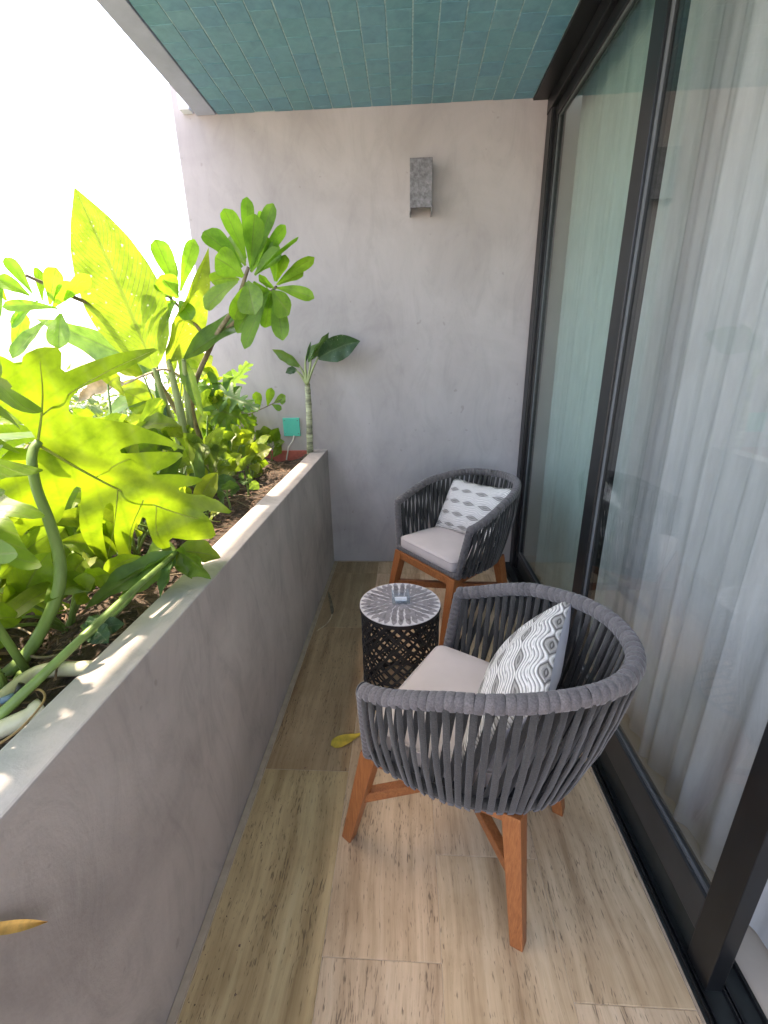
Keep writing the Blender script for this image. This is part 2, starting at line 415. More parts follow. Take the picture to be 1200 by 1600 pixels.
# floor: bed plus individual travertine planks
fl = MB().box(-.54, .640, YB, DW, -.03, -.0020).build('floor', M_GROUT); tag(fl, kind='structure')
tile_cache = {}
def plank(x0, x1, y0, y1, col):
    key = (round(x1-x0, 3), round(y1-y0, 3))
    if key not in tile_cache:
        w, l = key
        me = mesh('travertine_tile', *(lambda m: (m.v, m.f))(MB().box(-w/2+.0006, w/2-.0006, -l/2+.0006, l/2-.0006, -.012, 0)), M_TRAV)
        tile_cache[key] = bevelled(me, .0012, 1)
    o = link('travertine_tile', tile_cache[key], fl, ((x0+x1)/2, (y0+y1)/2, random.uniform(-.0004, .0004)))
    o.color = (*col, 1)
cols = [(-.505,-.208, [YB, .27-.862, .27, 1.131, 1.993, 2.622, DW-.006]),
        (-.208, .080, [YB, -.233, .629, 1.491, 2.353, 2.622, DW-.006]),
        (.080, .369, [YB, .009, .871, 1.733, 2.622, DW-.006]),
        (.369, .632, [YB, -.287, .575, 1.437, 2.30, 2.622, DW-.006])]
for ci, (a, b_, ys) in enumerate(cols):
    for k in range(len(ys)-1):
        r = random.uniform(.96, 1.04); c = (r, r*random.uniform(.97,1.0), r*random.uniform(.93,1.0))
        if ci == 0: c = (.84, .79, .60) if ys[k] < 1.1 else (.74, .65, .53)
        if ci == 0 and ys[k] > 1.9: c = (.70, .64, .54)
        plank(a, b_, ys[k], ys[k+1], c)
MB().box(XI+.001, -.5065, YB, DW-.001, -.01, .0035).build('edge_strip', M_TRIM, fl, bevel=.002)
MB().box(-.505, .639, DW-.0055, DW+.001, -.01, .004).build('edge_strip', M_TRIM, fl)
MB().box(.6325, .6385, YB, DW-.006, -.01, .002).build('edge_strip', M_TRIM, fl)

# end wall with its outer return
def grid_box(x0,x1,y0,y1,z0,z1): return MB().box(x0,x1,y0,y1,z0,z1)
o = grid_box(-1.241, .708, DW, DW+.24, -.05, 3.6).build('end_wall', M_CEM, bevel=.006)
tag(o, 'tall grey microcement end wall behind the chairs', 'wall')

# planter: inner wall, outer wall, soil
pl = thing('planter', 'long grey cement planter running beside the chairs', 'planter', (0,0,0))
MB().box(XO, XI, YB, DW+.004, -.034, HP).build('inner_wall', M_CEM2, pl, bevel=.005)
MB().box(-1.238, -1.15, YB, DW-.002, -.034, HP).build('outer_wall', M_CEM2, pl, bevel=.005)
MB().box(-1.15, XO, YB, DW-.001, -.034, .3).build('planter_bottom', M_CEM2, pl)
MB().box(-1.15, XO-.002, DW-.014, DW-.001, .3, HP-.004).build('waterproof_flashing', M_RED, pl, bevel=.003)
nx, ny = 14, 90; v = []; f = []
for j in range(ny+1):
    for i in range(nx+1):
        x = -1.149 + (XO-.001+1.149)*i/nx; y = YB+.002 + (DW-.016-YB)*j/ny
        z = .742 + .018*math.sin(x*17+y*9) + random.uniform(-.010,.014) + (.012 if i > 10 else 0) - (.02 if y < .8 and i > 9 else 0)
        v.append((x,y,z))
for j in range(ny):
    for i in range(nx):
        a = j*(nx+1)+i; f.append((a,a+1,a+nx+2,a+nx+1))
soil = link('soil', mesh('soil', v, f, M_SOIL, True)); tag(soil, kind='structure')
def soil_z(x, y): return .742 + .018*math.sin(x*17+y*9)
# mulch: bark chips and dead stems too many to count
mb = MB()
for k in range(2600):
    x = random.uniform(-1.13, XO-.015); y = random.uniform(.1, DW-.05)
    z = soil_z(x,y) + random.uniform(.004, .022) + (.012 if x > -.8 else 0)
    a = random.uniform(0, PI); l = random.uniform(.008, .04)*(1.8 if random.random() < .12 else 1); w = random.uniform(.0015, .008)
    d = Vector((math.cos(a), math.sin(a), random.uniform(-.35,.35)))*l/2; s = Vector((-math.sin(a), math.cos(a), random.uniform(-.4,.4)))*w/2
    c = Vector((x,y,z)); h = Vector((0,0,w*.35))
    if abs(d.x)+abs(s.x) > XO-.004-x: continue
    mb.add([c-d-s, c-d+s, c+d+s*.5, c+d-s*.6, c-d*.7+h, c+d*.8+h], [(0,3,2,1),(0,4,5,3),(1,2,5,4),(0,1,4),(3,5,2)])
o = mb.build('mulch', M_MULCH); tag(o, 'brown bark chips and dead stems covering the soil', 'mulch', kind='stuff')

# ceiling: slab, mortar bed, teal tiles one by one, painted edge strip
ce = MB().box(-1.00, .90, YB, DW, HC, HC+.25).build('ceiling', M_MORTAR); tag(ce, kind='structure')
TW = .1018
base = bevelled(mesh('ceiling_tile', *(lambda m: (m.v, m.f))(MB().box(-TW/2+.0026, TW/2-.0026, -TW/2+.0013, TW/2-.0013, -.0028, .004)), M_TILE), .0012, 1)
ncol = 16; x0 = .626 - ncol*TW
for c in range(ncol):
    offs = random.uniform(0, TW)
    y = DW - offs*.98
    if offs > .02:
        me = base.copy(); k = (offs-.004)/(TW-.0042)
        for vv in me.vertices: vv.co.y *= k
        link('ceiling_tile', me, ce, (x0+(c+.5)*TW, DW-offs/2, HC))
    for r in range(17):
        yy = y - (r+.5)*TW
        link('ceiling_tile', base, ce, (x0+(c+.5)*TW+random.uniform(-.0008,.0008), yy+random.uniform(-.0006,.0006), HC+random.uniform(-.0007,.0006)),
             (random.uniform(-.008,.008), random.uniform(-.008,.008), random.uniform(-.006,.006)))
yend = DW - 17*TW - .11
MB().box(x0, .626, YB, yend, HC-.004, HC+.002).build('rear_tile_field', M_TILE, ce)
MB().box(-1.113, -1.009, YB, DW, HC-.004, HC+.25).build('edge_fascia', M_FASCIA, ce, bevel=.004)
o = MB().box(-1.185, -1.131, DW-.05, DW+.002, HC+.005, HC+.14).build('wall_bracket', M_WHITE, bevel=.004)
tag(o, 'small pale block on the end wall beside the ceiling edge', 'bracket')

# ================================================================== SLIDING DOOR
df = thing('door_frame', 'black aluminium frame and sill of the sliding glass door', 'door frame', (.70, 1.2, 0))
def part(name, m, mat, parent, bevel=0, smooth=False):
    o = m.build(name, mat, parent, smooth=smooth, bevel=bevel)
    o.matrix_parent_inverse = Matrix.Translation(-Vector(parent.location))
    return o
part('sill', MB().box(.6395, .772, YB, DW-.001, -.034, .004), M_ALU2, df)
for x in (.645, .655, .704, .712, .758):
    part('track', MB().box(x, x+.0035, YB, DW-.001, .003, .016), M_ALU, df)
part('head', MB().box(.6265, .775, YB, DW-.001, HC-.012, HC-.0005), M_ALU, df, .002)
part('head_rail', MB().box(.70, .775, YB, DW-.001, HC-.075, HC-.0125), M_ALU, df, .003)
part('jamb', MB().box(.7085, .775, DW-.085, DW+.10, .0165, HC-.0755), M_ALU, df, .003)
part('jamb_lip', MB().box(.7045, .7083, DW-.078, DW-.001, .0165, HC-.0755), M_ALU, df)

def panel(name, label, xf, th, y0, y1, z0, z1, sw_near, sw_far, br, tr_, gm):
    t = thing(name, label, 'door', (xf, (y0+y1)/2, z0), group=None)
    part('stile', MB().box(xf, xf+th, y0, y0+sw_near, z0, z1), M_ALU, t, .002)
    part('stile', MB().box(xf, xf+th, y1-sw_far, y1, z0, z1), M_ALU, t, .002)
    part('bottom_rail', MB().box(xf+.001, xf+th-.001, y0+sw_near, y1-sw_far, z0+.085, z0+br), M_RAIL, t, .004)
    part('kick_rail', MB().box(xf+.008, xf+th-.002, y0+sw_near, y1-sw_far, z0+.002, z0+.085), M_ALU2, t)
    part('top_rail', MB().box(xf+.001, xf+th-.001, y0+sw_near, y1-sw_far, z1-tr_, z1), M_ALU, t, .002)
    gx = xf+th*.5
    part('glass_pane', MB().box(gx-.003, gx+.003, y0+sw_near-.004, y1-sw_far+.004, z0+br-.004, z1-tr_+.004), gm, t)
    gk = MB()
    for (a, b_) in ((y0+sw_near, y0+sw_near+.008), (y1-sw_far-.008, y1-sw_far)):
        gk.box(gx-.009, gx-.0032, a, b_, z0+br, z1-tr_)
    gk.box(gx-.009, gx-.0032, y0+sw_near+.008, y1-sw_far-.008, z0+br, z0+br+.008)
    gk.box(gx-.009, gx-.0032, y0+sw_near+.008, y1-sw_far-.008, z1-tr_-.008, z1-tr_)
    part('gasket', gk, M_GASK, t)
    return t
panel('sliding_door_panel', 'black framed glass door panel slid partly open beside the chair back', .661, .036, .600, 1.60, .0165, HC-.013, .068, .082, .195, .06, M_GLASS)
panel('sliding_door_panel', 'black framed glass door panel next to the end wall', .722, .034, 1.600, DW-.086, .0165, HC-.076, .035, .035, .115, .05, M_GLASS2)

# room behind the glass
fi = MB().box(.772, 4.6, RB, 3.1, -.034, .002).build('room_floor', m_plain('room_stone', (.50,.44,.36), .4, scale=5, var=.12)); tag(fi, kind='structure')
for nm, bx, lb in (('room_back_wall', (4.6,4.75,RB,3.1,-.034,2.75), 'pale plaster wall across the room behind the curtain'),
                   ('room_far_wall', (.776,4.6,DW+.10,3.1,.002,2.75), 'pale plaster side wall of the room beyond the far glass panel'),
                   ('room_near_wall', (.776,4.6,RB-.15,RB,.002,2.75), 'pale plaster side wall of the room behind the open door')):
    o = MB().box(*bx).build(nm, M_PLASTER); tag(o, lb, 'wall')
o = MB().box(.9005, 4.75, RB, 3.1, 2.62, 2.75).build('room_ceiling', M_PLASTER); tag(o, kind='structure')

o = MB().box(.66, .772, RB, YB-.002, -.034, 2.75).build('facade_wall', M_CEM); tag(o, 'grey cement wall of the building past the open end of the door', 'wall')
# sheer curtain: pleated sheet
def curtain(y0, y1, xc, label, seed):
    rnd = random.Random(seed); n = int((y1-y0)/.006); nz = 14
    ys = [y0+(y1-y0)*i/n for i in range(n+1)]
    ph = [rnd.uniform(0, 6) for _ in range(4)]
    v = []; f = []
    for k in range(nz+1):
        z = .012 + (2.575-.012)*k/nz; lo = 1-k/nz
        for y in ys:
            a = .010*math.sin(y*62+ph[0]+1.8*math.sin(y*8+ph[1])) + .007*math.sin(y*27+ph[2]+lo*.6) + .003*math.sin(y*127+ph[3]+lo)
            a *= .75+.45*lo
            v.append((xc+a+.01*lo*math.sin(y*5), y+.012*lo*math.sin(y*31+ph[1]), z + (.006*math.sin(y*19) if k == 0 else 0)))
    m_ = n+1
    for k in range(nz):
        for i in range(n): f.append((k*m_+i, k*m_+i+1, (k+1)*m_+i+1, (k+1)*m_+i))
    o = link('sheer_curtain', mesh('sheer_curtain', v, f, M_SHEER, True)); tag(o, label, 'curtain')
curtain(.15, 2.70, .845, 'white sheer pleated curtain hanging behind the glass doors', 3)

# ================================================================== WALL SCONCE, PLATE
sc = thing('wall_sconce', 'grey textured box sconce open at the bottom on end wall', 'wall lamp', (.064, DW, 2.09))
M_SCON = m_plain('hammered_zinc', (.20,.195,.205), .5, .25, scale=55, var=.45, bump=.8, bd=.004)
M_SCON2 = m_plain('zinc_edge', (.30,.305,.315), .45, .2, scale=20)
part('front_plate', MB().box(.006, .122, DW-.104, DW-.0965, 2.105, 2.322), M_SCON, sc, .002)
for x in (.006, .118): part('side_plate', MB().box(x, x+.004, DW-.0963, DW+.0005, 2.088, 2.322), M_SCON2, sc)
part('backplate', MB().box(.030, .098, DW-.012, DW+.001, 2.14, 2.29), M_SCON2, sc)
part('bulb', MB().tube([(.064,DW-.05,2.15),(.064,DW-.05,2.17),(.064,DW-.05,2.20),(.064,DW-.05,2.23)], [.012,.022,.024,.014], 12), M_WHITE, sc, smooth=True)
part('bulb_arm', MB().tube([(.064,DW-.012,2.225),(.064,DW-.05,2.225)], .008, 8), M_SCON2, sc)

pa, pb = P(442,653,DW), P(470,681,DW)
bp = thing('cover_plate', 'square turquoise cover plate on end wall above the planter', 'cover plate', ((pa.x+pb.x)/2, DW, (pa.z+pb.z)/2))
part('plate', MB().box(pa.x, pb.x, DW-.012, DW+.001, pb.z, pa.z), M_PLATE, bp, .002)
cx, cz = (pa.x+pb.x)/2, (pa.z+pb.z)/2
part('knockout', MB().tube([(cx,DW-.0145,cz),(cx,DW-.011,cz)], .010, 12), M_PLATE, bp)
for sx in (-1,1):
    for sz in (-1,1): part('screw', MB().tube([(cx+sx*.042,DW-.0135,cz+sz*.042),(cx+sx*.042,DW-.011,cz+sz*.042)], .0035, 8), M_SCREW, bp)
cab = spline([(cx+.012,DW-.008,pb.z+.004),(cx+.004,DW-.03,pb.z-.03),(cx-.022,DW-.045,pb.z-.065),(cx-.028,DW-.05,.80),(cx-.04,DW-.055,.75)], 24)
part('cable', MB().tube(cab, .0045, 8), M_WIRE, bp, smooth=True)

# ================================================================== CHAIRS
def sm(a, b, x):
    t = max(0, min(1, (x-a)/(b-a))); return t*t*(3-2*t)
PH0 = math.radians(106.5)
def rail_pt(s, off=0.0, dz=0.0):          # s 0..1 from left arm tip round the back to right arm tip
    ph = PH0*(1-2*s)
    x = .040-.405*math.cos(ph); y = .278*math.sin(ph)
    nxy = Vector((-math.cos(ph)/.405, math.sin(ph)/.278)).normalized()
    z = .622+.080*sm(.19,-.10,x)+.042*sm(0,-.32,x)
    return Vector((x+nxy.x*off, y+nxy.y*off, z+dz))
def ring_pt(s, off=0.0, dz=0.0):
    ph = PH0*(1-2*s)
    x = .045-.325*math.cos(ph); y = .232*math.sin(ph)
    x += .04*sm(0,.12,x)
    nxy = Vector((-math.cos(ph)/.325, math.sin(ph)/.232)).normalized()
    return Vector((x+nxy.x*off, y+nxy.y*off, .385+dz))
# even spacing along the rail
_s = [rail_pt(i/400) for i in range(401)]; _l = [0]
for i in range(400): _l.append(_l[-1]+(_s[i+1]-_s[i]).length)
RL = _l[-1]
def s_at(d):
    d = max(0, min(RL, d)); lo, hi = 0, 400
    while hi-lo > 1:
        m_ = (lo+hi)//2
        if _l[m_] <= d: lo = m_
        else: hi = m_
    return (lo+(d-_l[lo])/(_l[hi]-_l[lo]))/400
def ribbon(pts, sides, norms, w, th):
    mb = MB(); n = len(pts); v = []; f = []
    for p, s, nn in zip(pts, sides, norms):
        for a, b_ in ((-1,-.35),(-.75,-1),(.75,-1),(1,-.35),(1,.35),(.75,1),(-.75,1),(-1,.35)):
            v.append(p+s*(w/2*a)+nn*(th/2*b_))
    for i in range(n-1):
        for k in range(8): f.append((i*8+k, i*8+(k+1)%8, (i+1)*8+(k+1)%8, (i+1)*8+k))
    f.append(tuple(range(7,-1,-1))); f.append(tuple((n-1)*8+k for k in range(8)))
    return mesh('rope_strap', v, f, M_ROPE, True)

def chair_meshes():
    out = []
    rnd = random.Random(5)
    # rail core
    out.append(('top_rail', None, mesh('top_rail', *(lambda m: (m.v, m.f))(MB().tube([rail_pt(i/80) for i in range(81)], .0165, 10)), M_ROPE, True)))
    # rope wraps round the rail
    nw = int(RL/.0192)
    for i in range(nw):
        d0 = RL*i/nw; d1 = RL*(i+1)/nw; tl = rnd.uniform(.002,.0055)
        n = 12; v = []; f = []
        for k, (t, r) in enumerate(((-.02,.0175),(.05,.0200),(.5,.0206),(.95,.0202),(1.02,.0178))):
            d = d0+(d1-d0)*t
            for a in range(n):
                an = 2*PI*a/n
                dd = d + tl*math.sin(an)
                s = s_at(min(max(dd, .0005), RL-.0005)); c = rail_pt(s); t2 = (rail_pt(min(1,s+.004))-rail_pt(max(0,s-.004))).normalized()
                sd_ = t2.cross(Vector((0,0,1))).normalized(); uu = sd_.cross(t2)
                rr = r*(1+rnd.uniform(-.012,.012))
                v.append(c+sd_*(math.cos(an)*rr)+uu*(math.sin(an)*rr))
        for k in range(4):
            for a in range(n): f.append((k*n+a, k*n+(a+1)%n, (k+1)*n+(a+1)%n, (k+1)*n+a))
        out.append(('rope_wrap', 'top_rail', mesh('rope_wrap', v, f, M_ROPEW, True)))
    for s in (0, 1):                       # rounded rail ends
        c = rail_pt(s); v = []; f = []; t2 = (rail_pt(s)-rail_pt(abs(s-.01))).normalized()
        sd_ = t2.cross(Vector((0,0,1))).normalized(); uu = sd_.cross(t2)
        for k in range(5):
            an2 = k/4*PI/2
            for a in range(12):
                an = 2*PI*a/12
                v.append(c+t2*(.012*math.sin(an2)-.001)+(sd_*math.cos(an)+uu*math.sin(an))*(.0203*max(.05,math.cos(an2))))
        for k in range(4):
            for a in range(12): f.append((k*12+a,k*12+(a+1)%12,(k+1)*12+(a+1)%12,(k+1)*12+a))
        f.append(tuple(48+a for a in range(12)))
        out.append(('rail_end', 'top_rail', mesh('rail_end', v, f, M_ROPEW, True)))
    # bottom ring and front bar, rope covered
    out.append(('seat_ring', None, mesh('seat_ring', *(lambda m: (m.v, m.f))(MB().tube([ring_pt(i/60) for i in range(61)], .014, 10)), M_ROPE, True)))
    def corr(a, b_, r, pitch):
        n = int((b_-a).length/pitch); pts = []; rr = []
        for i in range(n):
            for t, q in ((.0,.88),(.2,1),(.8,1),(.98,.88)):
                pts.append(a.lerp(b_, (i+t)/n)); rr.append(r*q*(1+rnd.uniform(-.02,.02)))
        return MB().tube(pts, rr, 12)
    a0, a1 = ring_pt(0), ring_pt(1)
    m = corr(a0+Vector((.004,0,0)), a1+Vector((.004,0,0)), .0165, .017)
    out.append(('front_bar', None, mesh('front_bar', m.v, m.f, M_ROPEW, True)))
    for s in (0, 1):
        m = corr(ring_pt(s, 0, -.012), rail_pt(s, 0, -.004), .0175, .017)
        out.append(('arm_post', None, mesh('arm_post', m.v, m.f, M_ROPEW, True)))
    # straps: outer layer leaning one way, inner layer the other
    ns_ = int(RL/.0272)
    for layer, (sl, off) in enumerate(((.017, .0165), (-.021, -.010))):
        for i in range(ns_):
            s0 = s_at(RL*(i+.55+.45*layer)/ns_)
            s1 = s0 + sl*(1+rnd.uniform(-.35,.35)) + rnd.uniform(-.002,.002)
            s1 = max(.006, min(.994, s1)); s0 = max(.014, min(.986, s0))
            top = rail_pt(s0, off, -.003); bot = ring_pt(s1, off*.95, .0)
            pts = []; K = 8
            for k in range(K+1):
                t = k/K; p = top.lerp(bot, t)
                bul = (.010 if layer == 0 else .004)*math.sin(PI*t)
                nn = Vector((rail_pt(s0, 1).x-rail_pt(s0).x, rail_pt(s0, 1).y-rail_pt(s0).y, 0)).normalized()
                pts.append(p + nn*(bul+rnd.uniform(-.0012,.0012)))
            under = ring_pt(s1, off*.55, -.0175); pts.append(under); pts.append(ring_pt(s1, -off*.4, -.0185))
            tang = (rail_pt(min(1,s0+.006))-rail_pt(max(0,s0-.006))); tang.z = 0; tang.normalize()
            sides = []; norms = []; tw0 = rnd.uniform(-.25,.25); tw1 = rnd.uniform(-.5,.5)
            for k in range(len(pts)):
                dirv = (pts[min(k+1,len(pts)-1)]-pts[max(k-1,0)]).normalized()
                sd_ = (tang - dirv*tang.dot(dirv)).normalized(); nn = dirv.cross(sd_).normalized()
                tw = tw0+(tw1-tw0)*k/len(pts)
                q = Matrix.Rotation(tw, 3, dirv)
                sides.append(q@sd_); norms.append(q@nn)
            out.append(('rope_strap', None, ribbon(pts, sides, norms, .0150, .0040)))
    # deck under the cushion
    outl = [ring_pt(i/40, -.012) for i in range(41)]
    v = [Vector((p.x,p.y,.381)) for p in outl]+[Vector((p.x,p.y,.391)) for p in outl]; n = 41
    f = [(i,(i+1)%n,n+(i+1)%n,n+i) for i in range(n)]+[tuple(range(n-1,-1,-1)), tuple(range(n,2*n))]
    out.append(('seat_deck', None, mesh('seat_deck', v, f, M_DECK)))
    # timber base
    def bar(a, b_, w0, h0, w1=None, h1=None, up=Vector((0,0,1)), ref=None):
        a, b_ = Vector(a), Vector(b_); d = (b_-a).normalized(); w1 = w1 or w0; h1 = h1 or h0
        sd_ = (ref if ref is not None else d.cross(up)).normalized(); sd_ = (sd_-d*sd_.dot(d)).normalized(); uu = sd_.cross(d)
        v = [a+sd_*(x*w0/2)+uu*(y*h0/2) for x,y in ((-1,-1),(1,-1),(1,1),(-1,1))]+[b_+sd_*(x*w1/2)+uu*(y*h1/2) for x,y in ((-1,-1),(1,-1),(1,1),(-1,1))]
        me = mesh('timber', v, [(3,2,1,0),(4,5,6,7),(0,1,5,4),(1,2,6,5),(2,3,7,6),(3,0,4,7)], M_WOOD)
        return bevelled(me, .003, 2)
    tops = {(1,1):(.180,.205),(1,-1):(.180,-.205),(-1,1):(-.190,.155),(-1,-1):(-.190,-.155)}
    feet = {(1,1):(.262,.228),(1,-1):(.262,-.228),(-1,1):(-.245,.200),(-1,-1):(-.245,-.200)}
    mids = {}
    for k in tops:
        t, ft = Vector((*tops[k], .366)), Vector((*feet[k], 0.0))
        me = bar(t, ft, .050, .046, .034, .032, ref=Vector((0,1,0)))
        for vv in me.vertices:
            if vv.co.z < .012: vv.co.z = max(vv.co.z, .0) if vv.co.z > 0.004 else 0.0
        out.append(('leg', None, me)); mids[k] = t.lerp(ft, .50)
    for nm, ka, kb in (('front_apron', (1,1), (1,-1)), ('seat_rail', (-1,1), (-1,-1)), ('seat_rail', (1,1), (-1,1)), ('seat_rail', (1,-1), (-1,-1))):
        a, b_ = Vector((*tops[ka], .349)), Vector((*tops[kb], .349))
        d = (b_-a).normalized()*.02; dx = Vector((.008,0,0)) if nm == 'front_apron' else Vector((0,0,0))
        out.append((nm, None, bar(a+d+dx, b_-d+dx, .026, .042)))
    ce_ = sum(mids.values(), Vector())/4
    for k in mids:
        d = (ce_-mids[k]).normalized(); d.z = 0
        e = Vector((ce_.x, ce_.y, mids[k].z))
        if k in ((1,1),(-1,-1)):
            out.append(('stretcher', None, bar(mids[k], e-d*.0, .026, .034)))
        else:
            out.append(('stretcher', None, bar(mids[k], e-d*.016, .0265, .0345)))
    return out
CHM = chair_meshes()
def make_chair(label, loc, ang):
    t = thing('rope_armchair', label, 'armchair', (*loc, 0), ang, 'rope armchairs on the balcony')
    tr_ = None
    for nm, par, me in CHM:
        o = link(nm, me, tr_ if par else t)
        if nm == 'top_rail': tr_ = o
    return t
def chair_xy(loc, ang, p):                # local chair point to world
    c, s = math.cos(ang), math.sin(ang)
    return Vector((loc[0]+c*p[0]-s*p[1], loc[1]+s*p[0]+c*p[1], p[2]))
def cushion_mesh():
    # plan outline: straight front with small corner radius, rounded back following the ring
    half = [Vector((.195,0))]
    for k in range(7):
        a = k/6*PI/2; half.append(Vector((.165+.03*math.cos(PI/2-(PI/2-a)) if False else .167+.028*math.cos(a), .178+.028*math.sin(a)+.0)))
    for k in range(1, 13):
        ph = PH0*.93*(1-k/12); half.append(Vector((.045-.292*math.cos(ph), .206*math.sin(ph))))
    pts = half[:-1]+[half[-1]]+[Vector((p.x,-p.y)) for p in reversed(half[1:-1])]
    # smooth resample
    c = Vector((-.02,0)); n = len(pts)
    prof = [(.3925,.90),(.393,.965),(.400,.992),(.412,1.0),(.436,1.0),(.445,.992),(.4525,.968),(.457,.93),(.4625,.75),(.466,.5),(.4675,.25)]
    v = []; f = []
    for z, k in prof:
        for p in pts: q = c+(p-c)*k; v.append((q.x,q.y,z))
    for i in range(len(prof)-1):
        for k in range(n): f.append((i*n+k,i*n+(k+1)%n,(i+1)*n+(k+1)%n,(i+1)*n+k))
    f.append(tuple(range(n-1,-1,-1))); m_ = (len(prof)-1)*n; v.append((c.x,c.y,.468))
    for k in range(n): f.append((m_+k, m_+(k+1)%n, len(v)-1))
    pip = MB().tube([(c.x+(p.x-c.x)*.995, c.y+(p.y-c.y)*.995, .4465) for p in pts]+[(c.x+(pts[0].x-c.x)*.995, c.y+(pts[0].y-c.y)*.995, .4465)], .0028, 6, cap=False)
    return mesh('seat_cushion', v, f, M_CUSH, True), mesh('piping', pip.v, pip.f, M_CUSH, True)
CU = cushion_mesh()
def pillow_mesh(w, h, t):
    n, m_ = 30, 20; v = []; uv = []; f = []; fm = []
    for side in (1, -1):
        for j in range(m_+1):
            for i in range(n+1):
                a, b_ = i/n*2-1, j/m_*2-1
                px = a*w/2*(1-.055*(1-abs(a))*0-.05*(b_*b_)*(-.0)-.045*(1-b_*b_)*abs(a)**2)
                py = b_*h/2*(1-.10*(1-a*a)*abs(b_)**2)
                th = (max(0,1-a*a)**.55)*(max(0,1-b_*b_)**.55)
                wr = .003*math.sin(a*9+b_*4)*(1-a*a)*(1-b_*b_)
                v.append((px, py, side*(t/2*th)+wr)); uv.append((i/n, j/m_))
    q = (n+1)*(m_+1)
    for s in range(2):
        for j in range(m_):
            for i in range(n):
                a = s*q+j*(n+1)+i; fc = (a,a+1,a+n+2,a+n+1)
                f.append(fc if s == 0 else fc[::-1]); fm.append(s)
    me = mesh('pillow', v, f, smooth=True, uv=uv, mats=[M_PILLOW, M_PBACK], fm=fm)
    bm = bmesh.new(); bm.from_mesh(me); bmesh.ops.remove_doubles(bm, verts=bm.verts, dist=.00005); bm.to_mesh(me); bm.free()
    return me
PILW = pillow_mesh(.45, .31, .128)
def place_set(loc, ang, clabel, culabel, plabel, ppos, ptilt, pyaw, proll):
    make_chair(clabel, loc, ang)
    t = thing('seat_cushion', culabel, 'cushion', (*loc, 0), ang, 'seat cushions on the rope armchairs')
    link('cushion_body', CU[0], t); link('piping', CU[1], t)
    p = link('throw_pillow', PILW); tag(p, plabel, 'pillow', 'embroidered pillows on the armchairs')
    # pillow local: x width, y height, z face normal -> chair frame: width along chair y, face towards +x tilted up
    w = chair_xy(loc, ang, ppos)
    R_ = Matrix.Rotation(ang+pyaw, 4, 'Z') @ Matrix.Rotation(-ptilt, 4, 'Y') @ Matrix(((0,0,1,0),(1,0,0,0),(0,1,0,0),(0,0,0,1))) @ Matrix.Rotation(proll, 4, 'Z')
    p.matrix_world = Matrix.Translation(w) @ R_
NEAR, NANG = (.163, .974), math.radians(149)
FAR, FANG = (.229, 2.140), math.radians(218.8)
place_set(NEAR, NANG, 'grey rope armchair with its back to the open glass door, turned side-on', 'beige seat cushion on the armchair in front of the round table',
          'wave embroidered pillow seen edge-on in the armchair by the open door', (-.130, -.012, .606), math.radians(34), math.radians(6), 0)
place_set(FAR, FANG, 'grey rope armchair in the corner by the end wall', 'beige seat cushion on the corner armchair by the end wall',
          'wave embroidered pillow facing out in the corner armchair by the end wall', (-.135, .01, .594), math.radians(30), math.radians(-4), math.radians(5))

# ================================================================== SIDE TABLE
TX, TY, TH, TR = -.034, 1.542, .430, .163
tb = thing('side_table', 'round black lattice metal drum table with grey petal mosaic top', 'table', (TX, TY, 0))
def helix(z0, z1, turn, w, r0=TR-.006, n=18, a0=0.0, th=.0035):
    v = []; f = []
    for i in range(n+1):
        t = i/n; z = z0+(z1-z0)*t; a = a0+turn*t
        tang = Vector((-math.sin(a)*r0*turn, math.cos(a)*r0*turn, z1-z0)).normalized()
        rad = Vector((math.cos(a), math.sin(a), 0)); sd_ = tang.cross(rad).normalized()
        c = rad*r0+Vector((0,0,z))
        for x, y in ((-1,-1),(1,-1),(1,1),(-1,1)): v.append(c+sd_*(x*w/2)+rad*(y*th/2))
    for i in range(n):
        for k in range(4): f.append((i*4+k, i*4+(k+1)%4, (i+1)*4+(k+1)%4, (i+1)*4+k))
    f += [(3,2,1,0), tuple(n*4+k for k in range(4))]
    return mesh('lattice_bar', v, f, M_METAL)
H0, H1 = .012, TH-.014
turn = (H1-H0)/TR*.98
hA, hB = helix(H0, H1, turn, .0085), helix(H0, H1, -turn, .0085, TR-.0065)
for k in range(22):
    link('lattice_bar', hA, tb, rot=(0,0,2*PI*k/22)); link('lattice_bar', hB, tb, rot=(0,0,2*PI*(k+.5)/22))
rnd = random.Random(11)
zc = .15
hC, hD = helix(zc, H1, (H1-zc)/TR*.62, .0075, TR-.0055, 12), helix(zc, H1, -(H1-zc)/TR*1.35, .0075, TR-.0070, 14)
for k in range(13):
    link('lattice_bar', hC, tb, rot=(0,0,2*PI*k/13+rnd.uniform(-.06,.06))); link('lattice_bar', hD, tb, rot=(0,0,2*PI*k/13+rnd.uniform(-.06,.06)))
def hoop(z0, z1, r, th):
    n = 48; v = []; f = []
    for i in range(n):
        a = 2*PI*i/n
        for rr, z in ((r,z0),(r,z1),(r-th,z1),(r-th,z0)): v.append((rr*math.cos(a), rr*math.sin(a), z))
    for i in range(n):
        for k in range(4): f.append((i*4+k, i*4+(k+1)%4, ((i+1)%n)*4+(k+1)%4, ((i+1)%n)*4+k))
    return mesh('hoop', v, f, M_METAL, False)
link('top_hoop', hoop(H1-.006, TH-.004, TR, .006), tb); link('base_hoop', hoop(0, .016, TR, .008), tb)
link('lattice_edge', hoop(zc-.006, zc+.002, TR-.0035, .004), tb)
M_GRT = m_plain('mosaic_grout', (.58,.56,.56), .5, scale=60)
M_PET = m_plain('shell_petal', (.25,.235,.245), .3, scale=40, var=.28, bump=.1)
